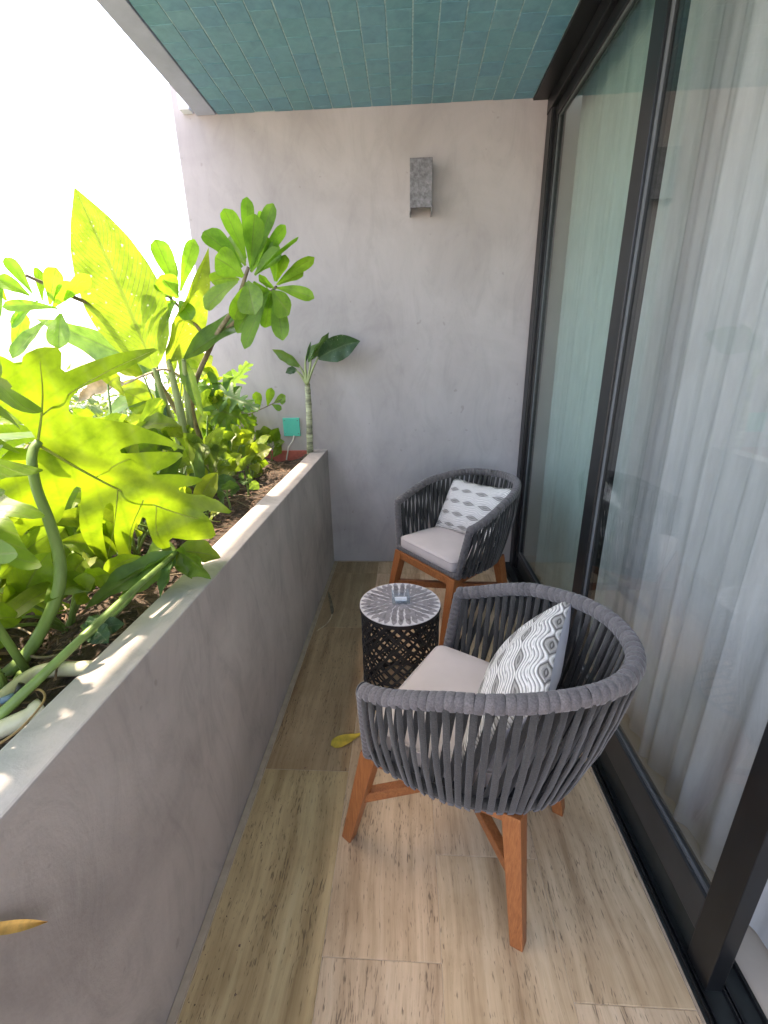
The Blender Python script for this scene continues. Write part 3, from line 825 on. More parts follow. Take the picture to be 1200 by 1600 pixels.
n = 64; v = [(TR*.995*math.cos(2*PI*k/n), TR*.995*math.sin(2*PI*k/n), z) for z in (TH-.010, TH-.0008) for k in range(n)]
f = [(k,(k+1)%n,n+(k+1)%n,n+k) for k in range(n)]+[tuple(range(n-1,-1,-1)), tuple(range(n,2*n))]
tp = link('table_top', mesh('table_top', v, f, M_GRT), tb)
rings = [(.004,.050,10),(.030,.082,15),(.060,.112,21),(.090,.138,27),(.117,.159,33)]
for ri, (r0, r1, cnt) in enumerate(rings):
    l = r1-r0; wd = min(2*PI*(r0*.45+r1*.55)/cnt*.80, l*.48)
    if ri == 0: wd = .017
    v = []; ts = [0,.12,.3,.5,.7,.88,1]; top = []
    prof = [math.sin(PI*min(1,t**.9))**.75 if 0 < t < 1 else .02 for t in ts]
    for z in (0, .0016):
        for t, p_ in zip(ts, prof): v.append((r0+l*t, p_*wd/2, z))
        for t, p_ in reversed(list(zip(ts, prof))): v.append((r0+l*t, -p_*wd/2, z))
    m_ = 14; f = [(k,(k+1)%m_,m_+(k+1)%m_,m_+k) for k in range(m_)]+[tuple(range(m_,2*m_))]
    me = mesh('mosaic_petal', v, f, M_PET)
    for k in range(cnt):
        link('mosaic_petal', me, tp, (0,0,TH-.001), (0,0,2*PI*(k+.5*(ri%2))/cnt+rnd.uniform(-.02,.02)))
# little square glass dish
c = PZ(626, 937, TH); ad = thing('glass_dish', 'small square clear glass dish on the mosaic table top', 'dish', (c.x, c.y, TH+.0008), math.radians(4))
a = .036
MB().box(-a,a,-a,a,0,.006).build('dish_base', M_CLEAR, ad)
for (x0_,x1_,y0_,y1_) in ((-a,a,-a,-a+.006),(-a,a,a-.006,a),(-a,-a+.006,-a+.006,a-.006),(a-.006,a,-a+.006,a-.006)):
    MB().box(x0_,x1_,y0_,y1_,.0062,.026).build('dish_side', M_CLEAR, ad)
MB().box(-.024,.024,-.026,.002,.0064,.012).build('dish_insert', m_plain('frosted_white', (.62,.66,.72), .3), ad, bevel=.002)

# ================================================================== PLANTS
def kid(name, me, parent):
    o = link(name, me, parent); o.matrix_parent_inverse = Matrix.Translation(-Vector(parent.location)); return o
PROF = {
 'ovate':   [(0,.10),(.06,.42),(.15,.74),(.28,.96),(.40,1.0),(.55,.90),(.70,.68),(.83,.42),(.93,.17),(1,.0)],
 'lance':   [(0,.12),(.08,.40),(.2,.74),(.35,.96),(.5,1.0),(.65,.88),(.8,.58),(.92,.24),(1,.0)],
 'obovate': [(0,.14),(.10,.24),(.25,.46),(.42,.74),(.58,.93),(.72,1.0),(.84,.92),(.93,.68),(.98,.36),(1,.10)]}
def profile(kind, t):
    p = PROF[kind]
    for (a, x), (b_, y) in zip(p, p[1:]):
        if t <= b_:
            k = (t-a)/(b_-a); return x+(y-x)*k
    return 0
def leaf_mesh(base, tip, width, mat, kind='ovate', sag=0.0, roll=0.0, fold=.25, wave=0.0, sagdir=None, nl=14, nw=6, rnd=random, tipcurl=0.0, mid=None):
    d = tip-base; Ln = d.length
    sd_ = sagdir if sagdir is not None else Vector((0,0,1))
    c = (base+tip)/2 + sd_*(sag*Ln*2) if mid is None else mid*2-(base+tip)/2
    path = bez(base, c, tip, nl)
    ph = rnd.uniform(0, 6)
    v = []; f = []; uv = []
    for i, p in enumerate(path):
        t = i/nl
        tg = (path[min(i+1,nl)]-path[max(i-1,0)]).normalized()
        tocam = (EYE-base).normalized()
        nn = (tocam-tg*tocam.dot(tg)).normalized()
        nn = Matrix.Rotation(roll, 3, tg) @ nn
        s = tg.cross(nn).normalized()
        w = profile(kind, t)*width/2
        for j in range(nw+1):
            a = j/nw*2-1
            q = p + s*(a*w*math.cos(fold*abs(a))) + nn*(abs(a)*w*math.sin(fold)) + nn*(wave*w*abs(a)*math.sin(t*17+ph+a*1.3)) - nn*(tipcurl*Ln*t*t*t)
            v.append(q); uv.append((j/nw, t))
    for i in range(nl):
        for j in range(nw):
            a = i*(nw+1)+j; f.append((a, a+1, a+nw+2, a+nw+1))
    return mesh('leaf', v, f, mat, True, uv)
def cdt_leaf(poly, mapf, mat, step, uvf):
    """fill a 2-D outline with triangles and lift it to 3-D with mapf"""
    pts = [Vector(p) for p in poly]; n = len(pts)
    # densify the outline
    out = []
    for i in range(n):
        a, b_ = pts[i], pts[(i+1)%n]; k = max(1, int((b_-a).length/step))
        out += [a.lerp(b_, j/k) for j in range(k)]
    n = len(out); xs = [p.x for p in out]; ys = [p.y for p in out]
    def inside(x, y):
        r = False; j = n-1
        for i in range(n):
            if (ys[i] > y) != (ys[j] > y) and x < (xs[j]-xs[i])*(y-ys[i])/(ys[j]-ys[i])+xs[i]: r = not r
            j = i
        return r
    inner = []; x = min(xs)+step*.5; row = 0
    while x < max(xs):
        y = min(ys)+step*(.5 if row%2 else .9)
        while y < max(ys):
            if inside(x, y): inner.append(Vector((x, y)))
            y += step
        x += step*.87; row += 1
    vs, _, fs, *_r = delaunay_2d_cdt(out+inner, [(i, (i+1)%n) for i in range(n)], [], 1, 1e-6)
    return mesh('leaf', [mapf(p.x, p.y) for p in vs], [tuple(q) for q in fs], mat, True, [uvf(p.x, p.y) for p in vs])
def smooth_poly(poly, it=1):
    for _ in range(it):
        q = []
        n = len(poly)
        for i in range(n):
            a, b_ = Vector(poly[i]), Vector(poly[(i+1)%n]); q += [a.lerp(b_, .2), a.lerp(b_, .8)]
        poly = q
    return poly
def lobed_poly(nl=6, deep=.13, rnd=random, wmul=1.0):
    """half outline of a deeply cut leaf, unit length, axis +x; basal lobes point back"""
    side = []
    for k in range(nl):
        t = k/(nl-1)
        ax = .02+.80*t**1.1; th = math.radians(148-118*t**.8 + rnd.uniform(-6,6))
        l = (.46+.16*math.sin(PI*min(1,t*1.35+.15)))*(1-.50*t)*rnd.uniform(.88,1.08)*wmul
        d = Vector((math.cos(th), math.sin(th))); p = Vector((-d.y, d.x)); w = .050*(1-.35*t)+.012
        b_ = Vector((ax, 0)); r0 = deep*(1-.45*t)
        if k == 0: side.append((-.02, .03))
        side += [b_+d*(l*.55)+p*w*1.25, b_+d*(l*.85)+p*w*.7, b_+d*l, b_+d*(l*.82)-p*w*.9, b_+d*(l*.5)-p*w*1.1]
        nx_ = .02+.80*((k+1)/(nl-1))**1.1 if k < nl-1 else .95
        if k < nl-1: side.append(Vector(((ax+nx_)/2+.5*r0*math.cos(th*.8), r0)))
    pts = [Vector(p) for p in side]
    lower = [Vector((p.x, -p.y)) for p in reversed(pts)]
    return smooth_poly([Vector((.035,0))]+pts+[Vector((.90,.05)), Vector((1.0,0)), Vector((.90,-.05))]+lower, 1)
def lobed_leaf(base, tip, mat, roll=0.0, droop=.2, cup=.5, nl=6, rnd=random, wmul=1.0, deep=.13, nrm=None):
    ax = (tip-base); Ln = ax.length; ax.normalize()
    tocam = nrm or (EYE-base).normalized(); nn = (tocam-ax*tocam.dot(ax)).normalized()
    nn = Matrix.Rotation(roll, 3, ax) @ nn; sd_ = nn.cross(ax)
    poly = lobed_poly(nl, deep, rnd, wmul); ph = rnd.uniform(0, 6)
    def mp(x, y):
        return base+ax*(x*Ln)+sd_*(y*Ln)-nn*(Ln*(droop*max(0,x)**2*.6+cup*y*y*.9-.05*abs(y)))+nn*(.018*Ln*math.sin(x*15+abs(y)*9+ph))+Vector((0,0,-Ln*droop*(x*x*.25+y*y*.5)))
    return cdt_leaf(poly, mp, mat, .055, lambda x, y: (.5+y*.9, x*.9+.1))
def tube_me(pts, r, mat, n=10, name='stem'):
    m_ = MB().tube(pts, r, n); return mesh(name, m_.v, m_.f, mat, True)
def taper(a, b_, n): return [a+(b_-a)*i/(n-1) for i in range(n)]

# ---- the broad cut-leaf philodendron that leans over the near end of the planter
root = PZ(-70, 1120, .745)
ph_ = thing('philodendron', 'broad cut-leaf philodendron with a thick curved stalk leaning over the planter wall', 'plant', (root.x, root.y, .745))
crop = [(180,500),(170,440),(100,375),(0,290),(-120,230),(-200,120),(-120,30),(0,45),(105,105),(112,45),(200,5),(305,10),(300,140),(420,90),(600,30),(800,8),(700,75),(560,145),(400,205),(345,265),(338,335),(400,350),(520,365),(650,385),(800,440),(935,520),(800,490),(690,478),(590,510),(600,535),(760,522),(920,528),(850,590),(730,640),(860,632),(1010,655),(960,690),(880,700),(890,725),(1060,750),(1165,835),(990,808),(1045,870),(1070,950),(940,962),(830,945),(850,1030),(760,985),(730,900),(715,842),(672,860),(650,960),(640,1105),(590,1050),(562,960),(562,800),(548,772),(515,790),(503,900),(520,1000),(545,1095),(450,1015),(400,930),(388,850),(405,705),(372,692),(330,770),(300,870),(240,885),(150,892),(60,1000),(15,1085),(-40,1000),(40,900),(130,830),(-20,860),(-120,840),(-150,700),(0,560),(60,500),(130,510)]
hp = smooth_poly([Vector((x/3.158, 540+y/3.158)) for x, y in crop], 1)
A0 = Vector((60, 692)); AX = (Vector((372,806))-A0).normalized()
def hero(x, y):
    r = Vector((x,y))-A0; al = r.dot(AX); ac = abs(r.x*-AX.y+r.y*AX.x)
    Y = .90+.00085*al+.00022*ac+.010*math.sin(al*.055+ac*.05)+ (.00045*max(0, y-760))*(-.4)
    return P(x, y, Y)
kid('leaf', cdt_leaf(hp, hero, LF_HERO, 11, lambda x, y: (.5+(Vector((x,y))-A0).dot(Vector((-AX.y,AX.x)))/420, .1+(Vector((x,y))-A0).dot(AX)/330)), ph_)
off = Vector((0,-.0025,0))
for pts, r0, r1 in (([(60,694),(130,735),(185,764),(245,790),(300,808),(345,815)], .0055, .0012), ([(60,692),(66,650),(68,610),(64,565)], .0050, .0010),
                    ([(185,764),(182,800),(176,840),(168,872)], .0022, .0006), ([(225,781),(205,830),(202,878)], .0020, .0006), ([(245,790),(246,830),(264,860)], .0020, .0006),
                    ([(66,650),(110,615),(170,580),(240,548)], .0026, .0006), ([(150,746),(200,718),(270,702)], .0020, .0005)):
    q = spline([hero(*p)+off for p in pts], 14); kid('leaf_rib', tube_me(q, taper(r0*.62, r1*.6, 15), M_RIB, 8, 'leaf_rib'), ph_)
q = spline([hero(62,690)+off, P(52,703,.885), P(50,724,.87), P(58,765,.86), P(76,812,.85), P(91,862,.84), P(94,905,.82), P(82,950,.80), P(45,1018,.76), P(0,1062,.715), P(-40,1098,.68), root+Vector((0,0,-.01))], 60)
kid('stalk', tube_me(q, taper(.0085, .0150, 61), M_STEMG, 14), ph_)
rd = random.Random(21)
# further leaves of the same plant, the last ones added out of view
for (b_, Yb, t_, Yt, roll, dr, mt) in (((20,880),.98,(110,1000),.92,.3,.2,LF_PHIL), ((-40,640),1.05,(-30,880),.95,-.5,.3,LF_PHIL), ((70,800),1.12,(170,915),1.05,.9,.25,LF_PHIL),
                                       ((-30,930),1.0,(90,985),1.05,-.9,.2,LF_LITE), ((150,905),1.2,(40,985),1.05,.6,.2,LF_LITE),
                                       ((-190,560),.60,(-60,600),.42,.9,.25,LF_PHIL), ((-230,640),.48,(-120,760),.62,1.1,.25,LF_PHIL), ((-260,500),.75,(-120,520),.66,1.0,.25,LF_PHIL), ((-150,700),.40,(-90,860),.28,.8,.25,LF_PHIL)):  # this row: unseen leaves added to shade the near planter top
    kid('leaf', lobed_leaf(P(*b_,Yb), P(*t_,Yt), mt, roll, dr, .5, 5, rd), ph_)
    bp_ = P(*b_,Yb); q = bez(bp_, Vector(((bp_.x+root.x)/2-.05, (bp_.y+root.y)/2+.05, bp_.z+.02)), Vector((root.x+rd.uniform(-.05,.05), root.y+rd.uniform(0,.12), .735)), 14)
    kid('stalk', tube_me(q, taper(.0045, .008, 15), M_STEMG, 8), ph_)

for bb, tt in (((-.98,.58,1.20),(-.62,.36,1.07)), ((-.96,.80,1.24),(-.66,.60,1.10)), ((-.92,.16,1.16),(-.60,.08,1.04)), ((-.90,.42,1.05),(-.64,.52,.98)), ((-.95,-.15,1.15),(-.62,-.2,1.05))):  # extra leaves and stalks outside the frame, added as green-tinting shade for the planter top
    bb, tt = Vector(bb), Vector(tt)
    kid('leaf', lobed_leaf(bb, tt, LF_PHIL, 0, .2, .3, 5, rd, 1.1, .2, nrm=Vector((-.2,.1,1)).normalized()), ph_)
    kid('stalk', tube_me(bez(bb, Vector((bb.x-.02, bb.y, .95)), Vector((root.x-.1+rd.uniform(-.05,.05), root.y+.05+(bb.y-.4)*.3, .735)), 14), taper(.0045,.009,15), M_STEMG, 8), ph_)
# ---- second philodendron: long straight stalk with a drooping leaf resting on the wall
root = PZ(-40, 1160, .745)
p2 = thing('philodendron', 'philodendron with a long straight stalk and a drooping leaf over the planter wall', 'plant', (root.x, root.y, .745))
q = spline([root, PZ(0,1118,.785), PZ(70,1052,.83), PZ(135,990,.862), PZ(205,925,.885), PZ(262,875,.895), PZ(276,862,.897)], 30)
kid('stalk', tube_me(q, taper(.0105, .0055, 31), M_STEMG, 12), p2)
q2 = spline([PZ(20,1105,.785), PZ(90,1030,.80), PZ(150,985,.815), PZ(200,940,.83), PZ(235,890,.85)], 20)
kid('stalk', tube_me(q2, taper(.006, .004, 21), M_STEMG, 10), p2)
E0 = q[-1]; E2 = q2[-1]
def pl_(px, py, z): return PZ(px, py, z)
for (t_, z, w, mt, roll, sag) in (((330,905),.835,.085,LF_PHIL,.9,.10), ((345,872),.85,.070,LF_LITE,-.5,.06), ((300,905),.83,.05,LF_PHIL,.2,.12),
                                  ((132,952),.80,.075,LF_COOL,.7,.03), ((185,935),.80,.06,LF_COOL,-.6,.0), ((160,915),.84,.05,LF_PHIL,.9,.0), ((250,935),.815,.05,LF_COOL,1.0,.02)):
    kid('leaf_lobe', leaf_mesh(E0, pl_(*t_, z), w, mt, 'lance', sag, roll, .35, .18, rnd=rd), p2)
for (t_, z, w) in (((130,995),.80,.05), ((170,1005),.80,.05), ((195,975),.81,.045), ((150,960),.83,.04)):
    kid('leaf_lobe', leaf_mesh(PZ(150,985,.815), pl_(*t_, z), w, LF_DARK, 'ovate', .06, rd.uniform(-.6,.6), .3, .2, rnd=rd), p2)

# ---- tall ginger with broad flecked leaves
root = PZ(300, 768, .745)
gi = thing('ginger_plant', 'tall ginger-like plant with broad flecked yellow-green leaves standing upright in the planter', 'plant', (root.x, root.y, .745))
Yg = root.y
stA = spline([root, P(296,720,Yg-.03), P(285,660,Yg-.08), P(272,600,Yg-.12), P(262,560,Yg-.15)], 24)
stB = spline([root+Vector((-.01,0,0)), P(280,690,Yg-.05), P(258,630,Yg-.12), P(240,575,Yg-.2)], 24)
stC = spline([root+Vector((.015,.01,0)), P(300,690,Yg-.03), P(292,620,Yg-.08), P(287,562,Yg-.14)], 24)
for s_, r0, r1 in ((stA,.026,.010), (stB,.020,.008), (stC,.020,.009)): kid('stem', tube_me(s_, taper(r0, r1, 25), M_STEMP, 12), gi)
kid('stem_sheath', tube_me(spline([root+Vector((0,0,-.02)), P(299,740,Yg-.012), P(296,712,Yg-.025)], 8), taper(.031, .026, 9), M_BARK, 12), gi)
def gl(b_, Yb, t_, Yt, w, mt=LF_GING, kind='ovate', sag=.0, roll=0, fold=.2, wave=.08, nl=20, nw=8, tc=0, par=None, nm='leaf'):
    return kid(nm, leaf_mesh(P(*b_,Yb), P(*t_,Yt), w, mt, kind, sag, roll, fold, wave, Vector((0,-.2,1)), nl, nw, rd, tc), par)
gl((240,575), Yg-.2, (116,292), Yg-.42, .285, par=gi, sag=.05, roll=.15, fold=.12, wave=.06, nl=26)
gl((262,565), Yg-.15, (326,386), Yg-.22, .155, par=gi, sag=-.03, roll=.65, fold=.5, wave=.10)
gl((287,562), Yg-.14, (455,476), Yg-.25, .120, par=gi, sag=.05, roll=-.85, fold=.3, wave=.10, mt=LF_COOL)
gl((240,580), Yg-.15, (55,498), Yg-.15, .155, par=gi, sag=.03, roll=-.7, fold=.3, wave=.10, mt=LF_COOL)
gl((246,570), Yg-.12, (264,692), Yg-.12, .050, par=gi, sag=.02, roll=.5, fold=.7, mt=LF_DARK, kind='lance')
gl((285,560), Yg-.12, (318,652), Yg-.10, .075, par=gi, sag=.06, roll=.4, fold=.5, mt=LF_COOL)
gl((262,600), Yg-.12, (268,500), Yg-.14, .060, par=gi, roll=1.0, fold=.9, mt=LF_GING)
gl((255,640), Yg-.08, (130,735), Yg-.20, .120, par=gi, roll=-.6, fold=.3, sag=.08, mt=LF_GING)
gl((250,620), Yg-.10, (165,650), Yg-.15, .13, par=gi, roll=.9, fold=.3, sag=.08, mt=LF_COOL)

# ---- naupaka shrub: rosettes of spoon-shaped leaves at the branch ends
root = Vector((-.99, Yg+.12, .745))
sh = thing('naupaka_shrub', 'shrub with rosettes of bright spoon-shaped leaves rising above the planter', 'shrub', (root.x, root.y, .745))
def br(pts, r0, r1, nm='branch'):
    kid(nm, tube_me(spline(pts, 20), taper(r0, r1, 21), M_BARK, 9, nm), sh)
YC = 1.72
br([root, P(300,640,Yg), P(330,540,1.92), P(366,480,1.78), P(388,418,YC)], .014, .006)
br([P(340,525,1.90), P(395,480,1.80), P(432,448,1.74)], .008, .005)
br([P(330,540,1.92), P(300,500,1.9), P(262,462,1.86)], .009, .005)
br([root, P(250,600,Yg), P(180,500,1.8), P(110,462,1.62), P(40,430,1.5)], .013, .005)
K = 1.25
def sl(b_, t_, w, Yb, Yt=None, roll=0, mt=LF_SHRB, sag=.04, fold=.25):
    Yt = Yt or Yb-.03; sc_ = Yb/682
    kid('leaf', leaf_mesh(P(*b_,Yb), P(*t_,Yt), w*sc_*.64, mt, 'obovate', sag, roll, fold, .05, None, 12, 6, rd), sh)
for b_, t_, w, roll, dy in (((388,402),(386,308),30,.2,.03), ((400,408),(427,318),32,-.2,.02), ((384,404),(350,326),44,.5,-.02), ((392,420),(398,334),46,.2,-.06),
        ((378,418),(318,362),54,.6,.0), ((380,432),(336,402),62,.1,-.05), ((400,430),(466,370),22,1.2,-.08), ((372,440),(320,482),46,.7,.03),
        ((386,440),(398,492),66,.4,-.10), ((392,425),(420,372),40,.1,.02), ((398,430),(440,392),36,-.5,-.01), ((384,415),(356,372),40,-.3,.05)):
    sl(b_, t_, w, YC, YC+dy, roll)
for b_, t_, w, roll, dy in (((396,415),(408,330),34,.9,.05), ((384,410),(366,345),34,-.6,.06), ((402,420),(446,352),28,.4,.05), ((374,436),(330,440),40,-.4,.05), ((390,440),(366,500),44,-.3,.04), ((396,440),(430,480),40,.4,.05)):
    sl(b_, t_, w, YC, YC+dy, roll)
for b_, t_, w, roll, dy in (((432,445),(491,402),30,.6,-.03), ((432,450),(491,466),30,-.2,.0), ((430,440),(424,376),36,.2,.03), ((432,440),(446,398),30,.7,-.02), ((435,445),(474,424),34,-.6,.03),
        ((430,455),(442,532),42,.2,-.02), ((425,455),(452,492),56,.5,-.06), ((420,455),(382,545),40,.6,.02), ((424,458),(414,512),44,-.6,.05), ((418,450),(370,520),38,.2,.06), ((428,450),(405,440),40,1.0,-.05)):
    sl(b_, t_, w, 1.74, 1.74+dy, roll)
for b_, t_, w, roll, dy in (((278,458),(243,374),46,.3,-.02), ((278,466),(250,430),56,-.2,-.08), ((282,455),(304,374),34,.3,.02), ((270,465),(205,452),34,.2,.0), ((270,470),(232,488),34,-.4,.04),
        ((275,455),(262,400),36,.8,.05), ((280,470),(300,500),40,.1,-.05), ((275,470),(240,520),38,.4,.02)):
    sl(b_, t_, w, 1.86, 1.86+dy, roll)
for b_, t_, w, roll, dy in (((202,445),(214,396),30,.1,0), ((200,448),(228,428),18,.7,0), ((205,455),(175,420),30,.5,0)):
    sl(b_, t_, w, 1.84, 1.84+dy, roll)
for b_, t_, w, roll, dy in (((50,458),(8,402),30,.2,-.02), ((46,462),(-6,436),40,.5,-.04), ((66,470),(58,418),26,.6,.03), ((78,476),(88,418),40,-.2,-.03), ((82,482),(112,440),42,.6,.02), ((90,482),(4,480),28,.3,-.04),
        ((60,470),(18,512),30,.8,-.02), ((95,490),(92,545),50,.4,-.08), ((20,560),(38,488),34,.2,.0), ((10,470),(-30,420),40,.3,-.04), ((100,470),(140,430),36,.3,.0), ((75,500),(20,560),44,.9,-.1), ((5,440),(-20,520),40,.4,-.05)):
    sl(b_, t_, w, 1.55, 1.55+dy, roll)

# ---- small dieffenbachia against the end wall
base = PZ(484, 706, HP-.03); base.y = min(base.y, DW-.05)
base = Vector((P(484,706,DW-.07).x, DW-.07, .745))
M_RING = m_plain('ringed_stem', (.36,.38,.24), .6, scale=22, var=.75, stretch=(.4,.4,2.2), bump=.4)
de = thing('dieffenbachia', 'small dieffenbachia with a ringed bare stem and dark leaves against the end wall', 'plant', (base.x, base.y, .745))
YD = DW-.085
q = spline([base+Vector((0,0,-.01)), P(484,690,YD), P(483,650,YD), P(481,612,YD), P(480,598,YD)], 26)
kid('stem', tube_me(q, [(.0215 if i%4 else .0235)-.00025*i for i in range(27)], M_RING, 12), de)
for pts in ([(480,600),(488,578),(498,556)], [(480,600),(484,575),(487,552)], [(479,600),(474,582),(468,572)], [(479,600),(470,586),(462,578)], [(480,602),(477,575),(478,556)]):
    kid('petiole', tube_me(spline([P(*p,YD-.01) for p in pts], 10), taper(.009,.004,11), M_STEMP, 8), de)
for b_, t_, w, roll, kd, mt in (((497,560),(563,533),.150,.1,'lance',LF_DARK), ((486,562),(514,519),.085,.9,'lance',LF_DARK), ((470,574),(425,546),.070,-.5,'lance',LF_COOL), ((464,578),(446,583),.05,.4,'lance',LF_DARK), ((478,566),(486,533),.02,.5,'lance',LF_DARK), ((482,566),(498,536),.06,-.8,'lance',LF_COOL)):
    gl(b_, YD-.01, t_, YD-.02, w, mt=mt, kind=kd, roll=roll, fold=.35, sag=.05, wave=.15, nl=14, nw=6, par=de)

# ---- fine cut-leaf plants and young plants at the far end of the planter
def cut_plant(rx, ry, label, leaves, mt=LF_COOL):
    rt = PZ(rx, ry, .75); rt.x = max(rt.x, -1.11); rt.y = min(rt.y, DW-.08)
    t = thing('cut_leaf_plant', label, 'plant', (rt.x, rt.y, .745))
    for b_, t_, Y, roll, m2 in leaves:
        bp_ = P(*b_, Y); kid('leaf', lobed_leaf(bp_, P(*t_, Y-.05), m2 or mt, roll, .25, .4, 6, rd, .85, .09), t)
        q = bez(bp_, Vector(((bp_.x+rt.x)/2, (bp_.y+rt.y)/2, bp_.z+.02)), rt, 12)
        kid('petiole', tube_me(q, taper(.003, .006, 13), M_STEMG, 7), t)
    return t
cut_plant(335, 735, 'fine cut-leaf plant with cool green fingered leaves between ginger stem and turquoise plate',
          [((345,608),(352,695),2.25,.1,None), ((330,612),(283,585),2.3,.5,None), ((338,600),(300,570),2.35,-.6,LF_LITE), ((355,605),(392,568),2.3,.7,None), ((352,618),(402,632),2.2,-.3,None), ((340,640),(395,660),2.2,.5,LF_PHIL), ((320,630),(300,690),2.3,.3,LF_LITE)])
def young(rx, ry, label, tips, mt, w=.06, z0=.75, kind='ovate', nm='young_plant', grp=None):
    rt = PZ(rx, ry, z0); rt.x = min(max(rt.x, -1.11), XO-.03); rt.y = min(rt.y, DW-.05)
    t = thing(nm, label, 'plant', (rt.x, rt.y, .745), group=grp)
    kid('stem', tube_me(spline([Vector((rt.x,rt.y,.73)), Vector((rt.x+.004,rt.y-.004,z0+.03)), Vector((rt.x,rt.y-.01,z0+.07))], 8), taper(.006,.003,9), M_STEMG, 7), t)
    st = Vector((rt.x, rt.y-.01, z0+.068))
    for tip in tips:
        px, py = tip[0], tip[1]; dy = rd.uniform(-.06,.06); T = P(px, py, rt.y+dy)
        b2 = st.lerp(T, .30)+Vector((0,0,.012))
        kid('petiole', tube_me(bez(st, st.lerp(b2,.5)+Vector((0,0,.012)), b2, 6), .0022, M_STEMG, 6), t)
        kid('leaf', leaf_mesh(b2, T, w*rd.uniform(.8,1.25), mt, kind, .06, rd.uniform(-.8,.8), .3, .15, None, 10, 6, rd), t)
    return t
young(385, 745, 'low lime green plant with pointed leaves growing in the mulch', [(345,700),(372,690),(400,690),(425,700),(420,725),(360,725),(345,742),(395,715),(378,675),(410,745)], LF_LITE, .095)
young(425, 718, 'low leafy green plant under the turquoise plate', [(395,690),(412,665),(435,668),(445,690),(440,708),(405,705),(420,680),(400,672)], LF_PHIL, .085)
young(360, 800, 'single small seedling with pale leaves in open mulch', [(330,760),(350,740),(375,765),(345,785),(362,750)], LF_COOL, .075)
young(388, 775, 'tiny seedling with rounded leaves beside the planter wall', [(372,745),(395,748),(405,765),(380,758)], LF_COOL, .05)
young(330, 830, 'pale young plant half hidden under the big cut leaf', [(300,790),(320,780),(345,800),(310,815)], LF_LITE, .08)
# twig with small leaves in front of the end wall
rt = PZ(352, 715, .75); tw = thing('leafy_twig', 'thin twig with small green leaves in front of the end wall', 'plant', (rt.x, min(rt.y,DW-.1), .745))
YT = min(rt.y, DW-.1)
q = spline([Vector((rt.x,YT,.735)), P(358,668,YT), P(385,650,YT), P(415,636,YT-.02), P(440,624,YT-.03)], 22)
kid('stem', tube_me(q, taper(.006,.002,23), M_BARK, 7), tw)
for b_, t_, w in (((405,640),(400,612),.06), ((418,634),(424,606),.055), ((428,630),(446,618),.05), ((436,626),(446,628),.05), ((425,632),(440,640),.04), ((398,643),(380,640),.04), ((385,650),(400,662),.05)):
    gl(b_, YT-.02, t_, YT-.03, w, mt=LF_SHRB, kind='obovate', roll=rd.uniform(-.5,.5), par=tw, nl=9, nw=4)

# ---- plants filling the outer edge of the planter
def filler(x, y, n, mt, hi, lw, kindf):
    lb, gp = {'lobed': ('lobed-leaf border plant at the outer edge of the planter', 'lobed border plants'), 'n': ('low oval-leaf plant between the border plants and the planter wall', 'low oval-leaf plants near the planter wall'), 'g': ('flecked pale-leaf border plant behind the ginger stems', 'flecked border plants'), 'o': ('plain oval-leaf yellow green border plant at the outer planter edge', 'oval-leaf border plants')}[kindf]
    t = thing('border_plant', lb, 'plant', (x, y, .745), group=gp)
    for k in range(n):
        a = rd.uniform(0, 2*PI); rr = rd.uniform(.06,.20); h = rd.uniform(.10, hi)
        b2 = Vector((x+rr*.5*math.cos(a), y+rr*math.sin(a), .745+h))
        tip = b2+Vector((.10*math.cos(a)+rd.uniform(-.05,.02), .24*math.sin(a)+rd.uniform(-.1,.1), rd.uniform(-.06,.14)))*rd.uniform(.7,1.1)
        tip.x = min(tip.x, -.66)
        if kindf == 'lobed': me = lobed_leaf(b2, tip, mt, rd.uniform(-.6,.6), .2, .4, 5, rd)
        else: me = leaf_mesh(b2, tip, lw*rd.uniform(.75,1.2), mt, 'ovate', .08, rd.uniform(-.9,.9), .3, .12, None, 12, 6, rd)
        kid('leaf', me, t)
        kid('petiole', tube_me(bez(b2, Vector((x+rr*.2*math.cos(a), y+rr*.4*math.sin(a), .745+h*.7)), Vector((x+rd.uniform(-.01,.01),y+rd.uniform(-.01,.01),.735)), 10), taper(.003,.006,11), M_STEMG, 6), t)
for x, y, n, mt, hi, lw, kd in ((-1.06,.62,8,LF_LITE,.22,.10,'o'), (-1.04,.92,8,LF_PHIL,.30,.10,'lobed'), (-1.08,1.18,9,LF_LITE,.34,.11,'o'), (-1.02,1.40,7,LF_PHIL,.32,.10,'lobed'), (-1.09,1.62,9,LF_LITE,.40,.11,'o'),
                                (-1.05,1.85,8,LF_GING,.38,.10,'g'), (-1.07,1.50,8,LF_LITE,.55,.12,'o'), (-1.09,1.95,9,LF_LITE,.58,.12,'o'), (-1.08,2.40,8,LF_LITE,.52,.11,'o'), (-1.08,1.30,6,LF_PHIL,.52,.11,'o'), (-1.09,2.25,9,LF_LITE,.42,.10,'o'), (-1.06,2.50,8,LF_PHIL,.36,.09,'lobed'), (-1.08,2.68,7,LF_LITE,.34,.09,'o'), (-.92,1.30,6,LF_PHIL,.18,.08,'o'), (-.90,1.05,6,LF_LITE,.14,.08,'o'), (-.98,.80,7,LF_LITE,.16,.09,'o'), (-.98,2.35,8,LF_LITE,.30,.09,'o'), (-.93,2.05,6,LF_GING,.22,.08,'g'), (-.84,.88,7,LF_LITE,.12,.07,'n'), (-.80,1.12,7,LF_PHIL,.11,.07,'n'), (-.86,1.38,8,LF_LITE,.16,.08,'n'), (-.80,1.55,7,LF_COOL,.12,.06,'n'), (-.88,1.75,8,LF_LITE,.22,.08,'n'), (-.90,.66,6,LF_LITE,.12,.07,'n'), (-.85,2.25,7,LF_LITE,.16,.07,'n')):
    filler(x, y, n, mt, hi, lw, kd)
